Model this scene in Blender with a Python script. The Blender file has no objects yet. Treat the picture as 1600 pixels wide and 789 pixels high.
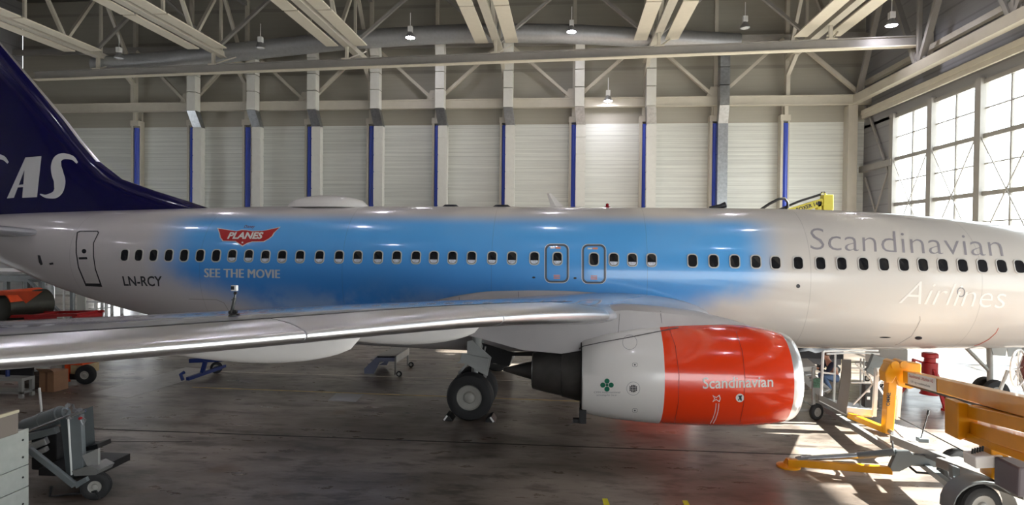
import bpy, bmesh, math, random
from mathutils import Vector, Matrix
from mathutils.bvhtree import BVHTree
random.seed(7)
S = bpy.context.scene
COL = S.collection
PI = math.pi

# ------------------------------------------------------------------ camera
CAM = Vector((2.29, -17.82, 4.24)); YAW = .09; PITCH = -.013; ROLL = .010; FPX = 950.0
_f = Vector((-math.sin(YAW)*math.cos(PITCH), math.cos(YAW)*math.cos(PITCH), math.sin(PITCH)))
_r0 = Vector((math.cos(YAW), math.sin(YAW), 0)); _u0 = _r0.cross(_f)
_r = _r0*math.cos(ROLL)+_u0*math.sin(ROLL); _u = -_r0*math.sin(ROLL)+_u0*math.cos(ROLL)
cd = bpy.data.cameras.new('camera'); cam = bpy.data.objects.new('camera', cd); COL.objects.link(cam)
cd.sensor_fit = 'HORIZONTAL'; cd.sensor_width = 36; cd.lens = 36*FPX/1600; cd.clip_end = 500
cam.matrix_world = Matrix(((_r.x, _u.x, -_f.x, CAM.x), (_r.y, _u.y, -_f.y, CAM.y), (_r.z, _u.z, -_f.z, CAM.z), (0, 0, 0, 1)))
S.camera = cam

# ------------------------------------------------------------------ world, sun, exposure
W = bpy.data.worlds.new('world'); S.world = W; W.use_nodes = True
bg = W.node_tree.nodes['Background']
bg.inputs['Color'].default_value = (.93, .97, 1, 1); bg.inputs['Strength'].default_value = 5.0
SUN_E = math.radians(26.0); SUN_A = math.radians(1.5)
sd = bpy.data.lights.new('sun', 'SUN'); sun = bpy.data.objects.new('sun', sd); COL.objects.link(sun)
sd.energy = 62; sd.angle = math.radians(.6); sd.color = (1, .95, .87)
_sd = Vector((-math.cos(SUN_E)*math.cos(SUN_A), -math.cos(SUN_E)*math.sin(SUN_A), -math.sin(SUN_E)))
sun.rotation_euler = _sd.to_track_quat('-Z', 'Y').to_euler(); sun.location = (40, 0, 30)
S.view_settings.view_transform = 'Standard'; S.view_settings.look = 'None'
S.view_settings.gamma = 1; S.view_settings.use_curve_mapping = False
S.view_settings.exposure = 0.24
LAMP_W = 700

# ------------------------------------------------------------------ pixel helpers (1600 x 789)
def ray(px, py):
    return (_f + _r*((px-800)/FPX) - _u*((py-394.5)/FPX)).normalized()
def at(px, py, X=None, Y=None, Z=None):
    d = ray(px, py)
    if X is not None: t = (X-CAM.x)/d.x
    elif Y is not None: t = (Y-CAM.y)/d.y
    else: t = (Z-CAM.z)/d.z
    return CAM + d*t

# ------------------------------------------------------------------ materials
MATS = {}
def mat(name, col, rough=.5, metal=0.0, var=.0, scale=4.0, bump=0.0, bscale=40.0, coat=0.0, emit=None, estr=0):
    if name in MATS: return MATS[name]
    m = bpy.data.materials.new(name); m.use_nodes = True
    nt = m.node_tree; b = nt.nodes['Principled BSDF']
    b.inputs['Base Color'].default_value = (*col, 1); b.inputs['Roughness'].default_value = rough
    b.inputs['Metallic'].default_value = metal; b.inputs['Coat Weight'].default_value = coat
    b.inputs['Coat Roughness'].default_value = .06
    tc = nt.nodes.new('ShaderNodeTexCoord')
    if var > 0:
        n = nt.nodes.new('ShaderNodeTexNoise'); n.inputs['Scale'].default_value = scale; n.inputs['Detail'].default_value = 6
        nt.links.new(tc.outputs['Object'], n.inputs['Vector'])
        r = nt.nodes.new('ShaderNodeValToRGB')
        r.color_ramp.elements[0].position = .3; r.color_ramp.elements[1].position = .7
        r.color_ramp.elements[0].color = tuple(c*(1-var) for c in col)+(1,)
        r.color_ramp.elements[1].color = tuple(min(1, c*(1+var)) for c in col)+(1,)
        nt.links.new(n.outputs['Fac'], r.inputs['Fac']); nt.links.new(r.outputs['Color'], b.inputs['Base Color'])
    if bump > 0:
        n2 = nt.nodes.new('ShaderNodeTexNoise'); n2.inputs['Scale'].default_value = bscale; n2.inputs['Detail'].default_value = 3
        nt.links.new(tc.outputs['Object'], n2.inputs['Vector'])
        bp = nt.nodes.new('ShaderNodeBump'); bp.inputs['Strength'].default_value = bump; bp.inputs['Distance'].default_value = .02
        nt.links.new(n2.outputs['Fac'], bp.inputs['Height']); nt.links.new(bp.outputs['Normal'], b.inputs['Normal'])
    if emit:
        b.inputs['Emission Color'].default_value = (*emit, 1); b.inputs['Emission Strength'].default_value = estr
    MATS[name] = m
    return m
def srgb(r, g, b):
    f = lambda c: (c/255/12.92) if c/255 <= .04045 else ((c/255+.055)/1.055)**2.4
    return (f(r), f(g), f(b))

class NT:
    """small node helper"""
    def __init__(s, name):
        s.m = bpy.data.materials.new(name); s.m.use_nodes = True; s.t = s.m.node_tree; s.b = s.t.nodes['Principled BSDF']
    def n(s, typ, **kw):
        x = s.t.nodes.new(typ)
        for k, v in kw.items(): setattr(x, k, v)
        return x
    def l(s, a, b): s.t.links.new(a, b)
    def val(s, v): x = s.n('ShaderNodeValue'); x.outputs[0].default_value = v; return x.outputs[0]
    def math(s, op, a, b=None, clamp=False):
        x = s.n('ShaderNodeMath', operation=op); x.use_clamp = clamp
        for i, q in enumerate((a, b)):
            if q is None: continue
            if isinstance(q, (int, float)): x.inputs[i].default_value = q
            else: s.l(q, x.inputs[i])
        return x.outputs[0]
    def smooth(s, v, lo, hi):
        x = s.n('ShaderNodeMapRange', interpolation_type='SMOOTHSTEP'); s.l(v, x.inputs[0])
        x.inputs[1].default_value = lo; x.inputs[2].default_value = hi
        return x.outputs[0]
    def mix(s, f, a, b):
        x = s.n('ShaderNodeMix', data_type='RGBA')
        if isinstance(f, (int, float)): x.inputs[0].default_value = f
        else: s.l(f, x.inputs[0])
        for i, q in ((6, a), (7, b)):
            if isinstance(q, tuple): x.inputs[i].default_value = (*q, 1)
            else: s.l(q, x.inputs[i])
        return x.outputs[2]
    def noise(s, vec, scale, detail=5, rough=.5):
        x = s.n('ShaderNodeTexNoise'); x.inputs['Scale'].default_value = scale
        x.inputs['Detail'].default_value = detail; x.inputs['Roughness'].default_value = rough
        s.l(vec, x.inputs['Vector']); return x.outputs['Fac']

# ------------------------------------------------------------------ mesh builder
def frame_of(d):
    d = d.normalized(); a = Vector((0, 0, 1)) if abs(d.z) < .9 else Vector((0, 1, 0))
    s = a.cross(d).normalized(); return s, d.cross(s).normalized(), d
WM = {}
class MB:
    def __init__(s): s.b = bmesh.new(); s.sm = False
    def face(s, vs):
        try: return s.b.faces.new(vs)
        except ValueError: return None
    def box(s, c, size, M=None):
        c = Vector(c); vs = []
        for i in (-1, 1):
            for j in (-1, 1):
                for k in (-1, 1):
                    v = Vector((i*size[0]/2, j*size[1]/2, k*size[2]/2))
                    vs.append(s.b.verts.new(c+(M @ v if M else v)))
        for q in ((0, 1, 3, 2), (4, 6, 7, 5), (0, 4, 5, 1), (2, 3, 7, 6), (0, 2, 6, 4), (1, 5, 7, 3)): s.face([vs[i] for i in q])
        return s
    def bx(s, x0, x1, y0, y1, z0, z1): return s.box(((x0+x1)/2, (y0+y1)/2, (z0+z1)/2), (abs(x1-x0), abs(y1-y0), abs(z1-z0)))
    def bar(s, p, q, w, h, up=None):
        p, q = Vector(p), Vector(q); d = (q-p); L = d.length; a, b, c = frame_of(d)
        M = Matrix((a, b, c)).transposed()
        return s.box((p+q)/2, (w, h, L), M)
    def loft(s, rings, cap=True, closed=True):
        R = [[s.b.verts.new(Vector(p)) for p in r] for r in rings]
        n = len(R[0])
        for a, b in zip(R, R[1:]):
            for i in range(n if closed else n-1):
                s.face([a[i], a[(i+1) % n], b[(i+1) % n], b[i]])
        if cap and closed: s.face(R[0][::-1]); s.face(R[-1])
        return R
    def tube(s, pts, r, n=10, r2=None, cap=True):
        pts = [Vector(p) for p in pts]; rings = []
        A = None
        for i, p in enumerate(pts):
            d = (pts[min(i+1, len(pts)-1)]-pts[max(i-1, 0)])
            if A is None: A, B, _ = frame_of(d)
            else:
                dn = d.normalized(); A = (A-dn*A.dot(dn)).normalized(); B = dn.cross(A).normalized()
            t = i/max(1, len(pts)-1); rr = r if r2 is None else r+(r2-r)*t
            rings.append([p+A*(rr*math.cos(2*PI*k/n))+B*(rr*math.sin(2*PI*k/n)) for k in range(n)])
        s.loft(rings, cap); return s
    def lathe(s, prof, o, ax, n=24, cap=True):
        """prof: (distance along ax, radius)"""
        o = Vector(o); a, b, c = frame_of(Vector(ax))
        s.loft([[o+c*t+a*(max(r, 1e-4)*math.cos(2*PI*k/n))+b*(max(r, 1e-4)*math.sin(2*PI*k/n)) for k in range(n)] for t, r in prof], cap); return s
    def prism(s, pts, vec):
        vec = Vector(vec); s.loft([[Vector(p) for p in pts], [Vector(p)+vec for p in pts]]); return s
    def poly(s, pts): s.face([s.b.verts.new(Vector(p)) for p in pts]); return s
    def torus(s, o, ax, R, r, n=28, m=10):
        o = Vector(o); a, b, c = frame_of(Vector(ax)); rings = []
        for i in range(n):
            t = 2*PI*i/n; e = a*math.cos(t)+b*math.sin(t)
            rings.append([o+e*(R+r*math.cos(2*PI*k/m))+c*(r*math.sin(2*PI*k/m)) for k in range(m)])
        rings.append(rings[0]); s.loft(rings, cap=False); return s
    def build(s, name, m, parent=None, smooth=False, bevel=0.0, dbl=False, sub=0, ang=40):
        if dbl: bmesh.ops.remove_doubles(s.b, verts=s.b.verts, dist=1e-4)
        bmesh.ops.recalc_face_normals(s.b, faces=s.b.faces)
        me = bpy.data.meshes.new(name); s.b.to_mesh(me); s.b.free()
        o = bpy.data.objects.new(name, me); COL.objects.link(o)
        if m: me.materials.append(m)
        if smooth:
            for p in me.polygons: p.use_smooth = True
            me.set_sharp_from_angle(angle=math.radians(ang))
        if bevel:
            md = o.modifiers.new('bevel', 'BEVEL'); md.width = bevel; md.segments = 2; md.limit_method = 'ANGLE'
        if sub:
            md = o.modifiers.new('sub', 'SUBSURF'); md.levels = sub; md.render_levels = sub
        if parent: attach(o, parent)
        return o
def attach(o, parent):
    o.parent = parent; o.matrix_parent_inverse = WM.get(parent.name, Matrix()).inverted()
def thing(name, label, cat, loc=(0, 0, 0), group=None):
    o = bpy.data.objects.new(name, None); COL.objects.link(o); o.location = loc
    o.empty_display_size = .3
    WM[o.name] = Matrix.Translation(Vector(loc))
    tag(o, label, cat, group); return o
def tag(o, label=None, cat=None, group=None, kind=None):
    if label: o['label'] = label
    if cat: o['category'] = cat
    if group: o['group'] = group
    if kind: o['kind'] = kind
    return o
def struct(o, label=None, cat=None): return tag(o, label, cat, None, 'structure')
def copy_tree(o, parent=None):
    c = o.copy(); COL.objects.link(c)
    if parent: c.parent = parent
    for ch in list(o.children): copy_tree(ch, c)
    return c
ORD = ['first', 'second', 'third', 'fourth', 'fifth', 'sixth', 'seventh', 'eighth', 'ninth', 'tenth', 'eleventh', 'twelfth']

def pchip(xs, ys):
    n = len(xs); h = [xs[i+1]-xs[i] for i in range(n-1)]; d = [(ys[i+1]-ys[i])/h[i] for i in range(n-1)]
    m = [d[0]]+[0 if d[i-1]*d[i] <= 0 else 2*d[i-1]*d[i]/(d[i-1]+d[i]) for i in range(1, n-1)]+[d[-1]]
    def f(x):
        x = min(max(x, xs[0]), xs[-1]); i = 0
        while i < n-2 and x > xs[i+1]: i += 1
        t = (x-xs[i])/h[i]
        return ((1+2*t)*(1-t)**2*ys[i]+t*(1-t)**2*h[i]*m[i]+t*t*(3-2*t)*ys[i+1]+t*t*(t-1)*h[i]*m[i+1])
    return f

# ================================================================== MATERIALS
def floor_mat():
    k = NT('hangar_floor'); g = k.n('ShaderNodeTexCoord').outputs['Object']
    mp = k.n('ShaderNodeMapping'); mp.inputs['Scale'].default_value = (.6, 1.5, 1); k.l(g, mp.inputs[0])
    big = k.noise(mp.outputs[0], .35, 8, .62); mid = k.noise(mp.outputs[0], 1.7, 9, .66); fine = k.noise(g, 9, 5, .6)
    c = k.mix(k.smooth(big, .36, .66), srgb(92, 82, 74), srgb(150, 139, 130))
    c = k.mix(k.math('MULTIPLY', k.smooth(mid, .48, .64), .72), c, srgb(62, 54, 48))
    c = k.mix(k.math('MULTIPLY', k.smooth(fine, .62, .8), .15), c, srgb(44, 40, 38))
    blot = k.noise(g, .8, 3, .4)
    c = k.mix(k.math('MULTIPLY', k.smooth(blot, .64, .72), .5), c, srgb(108, 86, 70))
    k.l(c, k.b.inputs['Base Color'])
    r = k.n('ShaderNodeMapRange'); k.l(mid, r.inputs[0]); r.inputs[3].default_value = .16; r.inputs[4].default_value = .46
    k.l(r.outputs[0], k.b.inputs['Roughness'])
    bp = k.n('ShaderNodeBump'); bp.inputs['Strength'].default_value = .12; bp.inputs['Distance'].default_value = .01
    k.l(fine, bp.inputs['Height']); k.l(bp.outputs[0], k.b.inputs['Normal'])
    return k.m
def wall_mat(name, col, lines, jitter, zsplit=None):
    k = NT(name); tc = k.n('ShaderNodeTexCoord'); g = tc.outputs['Object']
    sp = k.n('ShaderNodeSeparateXYZ'); k.l(g, sp.inputs[0])
    z = k.math('MULTIPLY', sp.outputs[2], lines); fr = k.math('FRACT', z)
    groove = k.math('LESS_THAN', fr, .10)
    mp = k.n('ShaderNodeMapping'); mp.inputs['Scale'].default_value = (.05, .05, 2.6); k.l(g, mp.inputs[0])
    n = k.noise(mp.outputs[0], 2.2, 7, .75)
    c = k.mix(k.smooth(n, .3, .7), tuple(x*(1-jitter) for x in col), tuple(min(1, x*(1+jitter)) for x in col))
    c = k.mix(k.math('MULTIPLY', groove, .35), c, tuple(x*.45 for x in col))
    k.l(c, k.b.inputs['Base Color']); k.b.inputs['Roughness'].default_value = .6
    bp = k.n('ShaderNodeBump'); bp.inputs['Strength'].default_value = .5; bp.inputs['Distance'].default_value = .03
    k.l(k.math('SUBTRACT', 1, groove), bp.inputs['Height']); k.l(bp.outputs[0], k.b.inputs['Normal'])
    return k.m
def fuselage_mat():
    k = NT('fuselage_paint'); g = k.n('ShaderNodeTexCoord').outputs['Object']
    sp = k.n('ShaderNodeSeparateXYZ'); k.l(g, sp.inputs[0]); X, Y, Z = sp.outputs
    base = k.mix(k.smooth(X, -9, 9), srgb(200, 195, 197), srgb(210, 205, 199))
    # sky panel printed on the starboard side
    wob2 = k.noise(g, .9, 4, .5); wob3 = k.noise(g, 2.1, 6, .6)
    zz = k.math('ADD', Z, k.math('MULTIPLY', k.math('SUBTRACT', wob2, .5), .9))
    zz = k.math('ADD', zz, k.math('MULTIPLY', k.math('SUBTRACT', wob3, .5), .35))
    m = k.math('MULTIPLY', k.smooth(X, -9.7, -7.9), k.math('SUBTRACT', 1, k.smooth(X, 6.6, 8.0)))
    m = k.math('MULTIPLY', m, k.math('SUBTRACT', 1, k.smooth(Z, 4.74, 5.14)))
    # cloudy lower edge: higher at the left end and near the nose end
    lo = k.math('ADD', 1.75, k.math('MULTIPLY', 1.2, k.math('SUBTRACT', 1, k.smooth(X, -8.6, -4.6))))
    lo = k.math('ADD', lo, k.math('MULTIPLY', 1.25, k.smooth(X, 3.4, 7.6)))
    low = k.math('SUBTRACT', zz, lo)
    m = k.math('MULTIPLY', m, k.smooth(low, -.35, .75))
    blue = k.mix(k.smooth(Z, 2.6, 4.9), srgb(54, 132, 216), srgb(92, 176, 246))
    blue = k.mix(k.math('MULTIPLY', k.smooth(X, -5, 6), .6), blue, srgb(92, 176, 240))
    cl = k.math('MULTIPLY', k.smooth(k.math('ADD', k.math('MULTIPLY', wob2, .6), k.math('MULTIPLY', wob3, .4)), .38, .58), k.math('SUBTRACT', 1, k.smooth(Z, 2.1, 3.3)))
    blue = k.mix(k.math('MULTIPLY', cl, .62), blue, srgb(196, 210, 222))
    side = k.math('LESS_THAN', Y, .35)
    c = k.mix(k.math('MULTIPLY', m, side), base, blue)
    # panel seams: every 4.06 m round the barrel
    fx = k.math('FRACT', k.math('DIVIDE', k.math('ADD', X, 40.3), 4.06))
    seam = k.math('LESS_THAN', fx, .0035)
    c = k.mix(k.math('MULTIPLY', seam, .25), c, srgb(70, 70, 75))
    k.l(c, k.b.inputs['Base Color']); k.b.inputs['Roughness'].default_value = .28
    k.b.inputs['Coat Weight'].default_value = .6; k.b.inputs['Coat Roughness'].default_value = .08
    return k.m
M_floor = floor_mat()
M_wall = wall_mat('corrugated_wall', srgb(214, 216, 210), 3.4, .13)
M_wallup = wall_mat('panel_wall', srgb(168, 164, 152), .42, .04)
M_wallr = wall_mat('side_wall_panel', srgb(150, 150, 152), 1.0, .04)
M_ceil = mat('roof_deck', srgb(88, 85, 80), .8, var=.1, scale=.5)
M_steel = mat('cream_steel', srgb(196, 190, 176), .45, var=.04, scale=2)
M_steel2 = mat('grey_steel_paint', srgb(150, 147, 142), .45, var=.05, scale=2)
M_panel = mat('cream_heating_panel', srgb(222, 214, 196), .4, var=.03)
M_duct = mat('white_sheet_duct', srgb(216, 215, 208), .4, var=.03)
M_galv = mat('galvanised_sheet', (.42, .44, .46), .32, .9, var=.15, scale=6)
M_bluebar = mat('blue_enamel', srgb(62, 84, 190), .22, coat=.8)
M_black = mat('black_gap', (.008, .008, .009), .6)
M_fus = fuselage_mat()
M_white = mat('white_aircraft_paint', srgb(222, 219, 216), .28, coat=.5, var=.02, scale=1)
M_wgrey = mat('wing_grey_paint', srgb(164, 164, 170), .17, coat=.4, var=.05, scale=1.5)
M_alu = mat('bare_aluminium', (.72, .72, .74), .3, 1.0)
M_belly = mat('belly_grey_paint', srgb(172, 168, 168), .4, var=.04, scale=1.5)
M_navy = mat('navy_paint', srgb(10, 8, 66), .16, coat=.8)
M_red = mat('engine_red_paint', srgb(234, 60, 16), .2, coat=.8)
M_lip = mat('satin_lip_metal', (.75, .75, .76), .3, .85)
M_core = mat('dark_core_metal', (.10, .095, .09), .35, .7, var=.2, scale=3)
M_rubber = mat('tyre_rubber', (.018, .018, .019), .75, bump=.2)
M_hub = mat('grey_wheel_hub', srgb(150, 148, 142), .4, var=.05)
M_dark = mat('dark_recess', (.012, .012, .013), .7)
M_gear = mat('gear_grey_paint', srgb(160, 162, 160), .45, var=.06)
M_glass = mat('cabin_glass', (.012, .013, .016), .06, coat=.5)
M_trim = mat('window_trim', srgb(196, 194, 190), .35)
M_decw = mat('decal_white', srgb(228, 226, 222), .4)
M_decg = mat('decal_grey', srgb(128, 128, 136), .4)
M_decd = mat('decal_dark', srgb(40, 42, 48), .4)
M_decs = mat('decal_silver', srgb(214, 214, 216), .35)
M_yellow = mat('lift_yellow_paint', srgb(224, 150, 4), .35, coat=.3, var=.06, scale=3)
M_yel2 = mat('pale_yellow_paint', srgb(206, 194, 66), .4, var=.05, scale=2)
M_galv2 = mat('galvanised_frame', srgb(138, 138, 136), .4, .35, var=.08, scale=5)
M_greyp = mat('machine_grey_paint', srgb(112, 118, 120), .45, var=.08, scale=4)
M_alup = mat('aluminium_plate', srgb(168, 168, 166), .38, .3, var=.06, scale=4)
M_orange = mat('orange_paint', srgb(222, 74, 22), .5, var=.06)
M_redp = mat('red_jack_paint', srgb(158, 22, 26), .45, var=.08)
M_card = mat('cardboard', srgb(150, 112, 84), .8, var=.07, scale=6)
M_bluep = mat('blue_tow_paint', srgb(24, 44, 104), .45, var=.08)
M_wood = mat('dark_wood', srgb(92, 66, 48), .7, var=.15, scale=6)
M_whitep = mat('white_paint', srgb(226, 226, 224), .45)
M_chrome = mat('chrome', (.8, .8, .82), .12, 1.0)
M_plastic = mat('black_plastic', (.015, .015, .016), .4)

# ================================================================== SETTING
WY = 26.0           # face of the rear wall
WXR = 22.5          # face of the right wall
WXL = -40.0
m = MB(); m.bx(WXL-.3, WXR+.3, -34, WY+.3, -.2, 0); struct(m.build('floor', M_floor))
DX0, DX1 = at(150, 400, Y=WY).x, at(236, 400, Y=WY).x
m = MB(); m.bx(WXL, DX0, WY, WY+.3, 0, 12.9); m.bx(DX1, WXR+.3, WY, WY+.3, 0, 12.9); m.bx(DX0, DX1, WY, WY+.3, 4.6, 12.9); struct(m.build('wall_back', M_wall))
m = MB(); m.bx(WXL-60, WXR+100, WY+.3, 160, -.3, -.05); struct(m.build('apron_rear', mat('apron_concrete', srgb(176, 172, 166), .8, var=.06, scale=.3)))
m = MB(); m.bx(WXL, WXR+.3, WY+.02, WY+.32, 12.9, 23); struct(m.build('wall_back_upper', M_wallup))
m = MB(); m.bx(WXL-.3, WXR+.5, -34, WY+.4, 22.6, 22.9)
for i in range(20):
    m.bx(WXL, WXR, -33+i*3, -32.8+i*3, 22.3, 22.6)
struct(m.build('ceiling', M_ceil))
m = MB()
m.bx(WXL-.3, WXL, -34, 3, 0, 22.6); m.bx(WXL-.3, WXL, 14, WY, 0, 22.6); m.bx(WXL-.3, WXL, 3, 14, 6.5, 22.6)
struct(m.build('wall_left', M_wallr))
m = MB(); m.bx(WXL-.3, 4, -34.3, -34, 0, 22.6); m.bx(4, WXR+.3, -34.3, -34, 7.5, 22.6); struct(m.build('wall_front', M_wallr))
# right wall: sheet strip by the corner, a head band and a long glazed wall
m = MB(); m.bx(WXR, WXR+.25, 22.0, WY, 0, 12.6); m.bx(WXR, WXR+.25, -34, WY, 12.4, 22.6); m.bx(WXR, WXR+.25, -34, 22.0, 0, .5)
m.bx(WXR, WXR+.25, -34, -22, .5, 12.4); m.bx(WXR, WXR+.25, -2, 2, .5, 12.4); m.bx(WXR, WXR+.25, -22, -2, 7.7, 12.4)  # unseen solid bay and deep upper band added to block the sun
struct(m.build('wall_right', M_wallr))
def glass_mat():
    k = NT('window_glass'); t = k.t; t.nodes.remove(k.b)
    out = [n for n in t.nodes if n.type == 'OUTPUT_MATERIAL'][0]
    a = k.n('ShaderNodeBsdfTransparent'); a.inputs[0].default_value = (.93, .96, .97, 1)
    g = k.n('ShaderNodeBsdfGlossy'); g.inputs['Roughness'].default_value = .02
    mx = k.n('ShaderNodeMixShader'); mx.inputs[0].default_value = .06
    k.l(a.outputs[0], mx.inputs[1]); k.l(g.outputs[0], mx.inputs[2]); k.l(mx.outputs[0], out.inputs[0])
    return k.m
M_wglass = glass_mat()
ZH = [.5, 2.8, 4.2, 5.6, 6.95, 8.4, 9.75, 11.1, 12.4]
for i in range(11):
    y1 = 22.0-4*i; y0 = y1-4
    if i == 5: continue  # bay left solid to keep direct sun off the fuselage side
    m = MB()
    q = .22 if i < 5 else .07
    m.bx(WXR-.25, WXR+.15, y1-q, y1+q, .0, 12.6)
    v_ = .05 if i < 5 else .025; m.bx(WXR-.04, WXR+.06, y1-2-v_, y1-2+v_, .5, 12.4)
    for z in (ZH if i < 5 else (.5,)):
        t = (.11 if i < 5 else .025) if z in (6.95, 9.75, 12.4, .5) else (.03 if i < 5 else .02)
        m.bx(WXR-.1 if t > .05 else WXR-.02, WXR+.05, y0, y1, z-t, z+t)
    w = struct(m.build('window_%d' % (i+1), M_steel2))
    g = MB(); g.bx(WXR+.02, WXR+.035, y0, y1, .5, 12.4 if i < 5 else 7.7); g.build('glass_pane', M_wglass, w)
    if i < 5:
        b = MB()
        b.tube([(WXR-.18, y1-.2, 9.7), (WXR-.18, y0+.2, 4.3)], .035, 6); b.tube([(WXR-.2, y0+.2, 9.7), (WXR-.2, y1-.2, 4.3)], .035, 6)
        b.build('cross_brace', M_steel2, w)
m = MB()
m.tube([(WXR-.15, 25.4, 13.8), (WXR-.15, 22.4, 9.0)], .09, 6); m.bx(WXR-.3, WXR, 21.9, 26, 9.4, 9.8)
m.tube([(WXR-.15, 25.4, 9.0), (WXR-.15, 22.4, 4.0)], .07, 6); m.tube([(WXR-.2, 22.4, 9.0), (WXR-.2, 25.4, 4.0)], .07, 6); m.bx(WXR-.3, WXR, 21.9, 26, 5.2, 5.4)
struct(m.build('trim_1', M_steel2))
m = MB()
m.bx(WXR-.55, WXR-.1, -34, 25.3, 13.2, 13.5); m.bx(WXR-.5, WXR-.35, -34, 25.3, 12.95, 13.2)
m.bx(WXR-.4, WXR-.1, -34, 25.3, 15.2, 15.5)
struct(m.build('trim_2', M_steel))
m = MB(); m.bx(WXR+.35, 140, -120, 120, -.3, -.08)
struct(m.build('apron', mat('apron_concrete', srgb(176, 172, 166), .8, var=.06, scale=.3)))
# floor seams and painted lines
def strip_on_floor(name, p0, p1, w, mt, label, cat):
    a = at(*p0, Z=0); b = at(*p1, Z=0); a.z = b.z = 0
    d = (b-a).normalized(); n = Vector((-d.y, d.x, 0))*(w/2)
    m = MB(); m.prism([a+n, b+n, b-n, a-n], (0, 0, .004))
    return struct(m.build(name, mt))
M_seam = mat('seam_tar', (.012, .011, .01), .6)
M_line = mat('worn_line_paint', srgb(206, 178, 118), .6, var=.3, scale=3)
M_linew = mat('worn_white_line', srgb(206, 200, 186), .6, var=.25, scale=3)
strip_on_floor('trim_3', (90, 668), (1262, 711), .045, M_seam, '', '')
strip_on_floor('trim_4', (300, 605), (905, 627), .06, M_line, '', '')
strip_on_floor('trim_5', (330, 580), (880, 597), .05, M_linew, '', '')
strip_on_floor('trim_6', (560, 560), (900, 566), .04, M_linew, '', '')
strip_on_floor('trim_7', (300, 690), (60, 690), .02, M_seam, '', '')
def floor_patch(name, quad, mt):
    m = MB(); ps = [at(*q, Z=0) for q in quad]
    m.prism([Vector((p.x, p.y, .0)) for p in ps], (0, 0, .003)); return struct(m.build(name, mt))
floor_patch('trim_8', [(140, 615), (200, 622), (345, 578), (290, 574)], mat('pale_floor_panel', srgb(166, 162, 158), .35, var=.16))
floor_patch('trim_9', [(512, 626), (556, 628), (568, 616), (526, 614)], mat('floor_hatch', srgb(150, 150, 156), .4, var=.06))
for i, q in enumerate(([(941, 779), (949, 779), (957, 800), (946, 800)], [(1066, 782), (1074, 782), (1084, 800), (1073, 800)])):
    floor_patch('trim_%d' % (10+i), q, mat('yellow_floor_paint', srgb(216, 206, 30), .6, var=.1))

# ---- rear wall columns, rail, wall truss, ducts
BARS = [215, 302, 388, 485, 581, 683, 788, 896, 1006, 1115, 1225]
CX = [at(p, 250, Y=WY-.35).x for p in BARS]
for i, x in enumerate(CX):
    t = thing('wall_column', '%s blue faced steel column from the left on the rear wall' % ORD[i], 'column', (x, WY-.3, 0), 'wall columns')
    m = MB(); m.bx(x-.32, x-.16, WY-.62, WY, 0, 12.9); m.bx(x+.2, x+.3, WY-.45, WY, 0, 12.9); m.bx(x-.16, x+.2, WY-.2, WY, 0, 14.0)
    m.bx(x-.36, x+.3, WY-.66, WY, 12.9, 13.3)
    m.build('column_flange', M_steel, t)
    m = MB(); n = 10
    arc = [(x+.02+.25*math.cos(PI*k/n), WY-.2-.45*math.sin(PI*k/n)) for k in range(n+1)]
    m.loft([[(a, b, z) for a, b in arc] for z in (0, 12.75)], cap=True)
    m.build('blue_face', M_bluebar, t, smooth=True)
m = MB(); m.bx(WXL, WXR, WY-1.0, WY-.7, 13.95, 14.5); m.bx(WXL, WXR, WY-1.05, WY-.65, 13.9, 13.98); m.bx(WXL, WXR, WY-1.05, WY-.65, 14.46, 14.54)
struct(m.build('trim_12', M_steel))
m = MB(); m.bx(WXL, WXR, WY-.9, WY-.6, 18.3, 18.7); struct(m.build('trim_13', M_steel2))
t = thing('wall_truss', 'cream zigzag steel truss along the top of the rear wall', 'truss', (0, WY-.85, 14.2))
for i, x in enumerate(CX):
    if i % 2 == 1:
        for s in (-1, 1):
            x2 = CX[i+s]
            m = MB(); m.bar((x+s*.25, WY-.85, 14.6), (x2-s*.35, WY-.85, 18.4), .26, .2); m.build('diagonal', M_steel, t)
        m = MB(); m.prism([(x-.75, WY-.95, 14.4), (x+.75, WY-.95, 14.4), (x+.4, WY-.95, 15.2), (x-.4, WY-.95, 15.2)], (0, .2, 0)); m.build('gusset_plate', M_steel, t)
    m = MB(); m.bx(x-.12, x+.12, WY-.7, WY-.45, 13.3, 22.4); m.build('post', M_steel, t)
for s in (1,):
    m = MB(); m.bar((CX[-1]+.3, WY-.85, 18.4), (WXR-.7, WY-.85, 14.6), .3, .22); m.build('diagonal', M_steel, t)
    m = MB(); m.bx(WXR-1.35, WXR-.75, WY-.75, WY, 0, 13.9); m.build('post', M_steel, t)
DP = [310, 402, 495, 592, 692, 797, 907, 1017, 1128]
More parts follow.
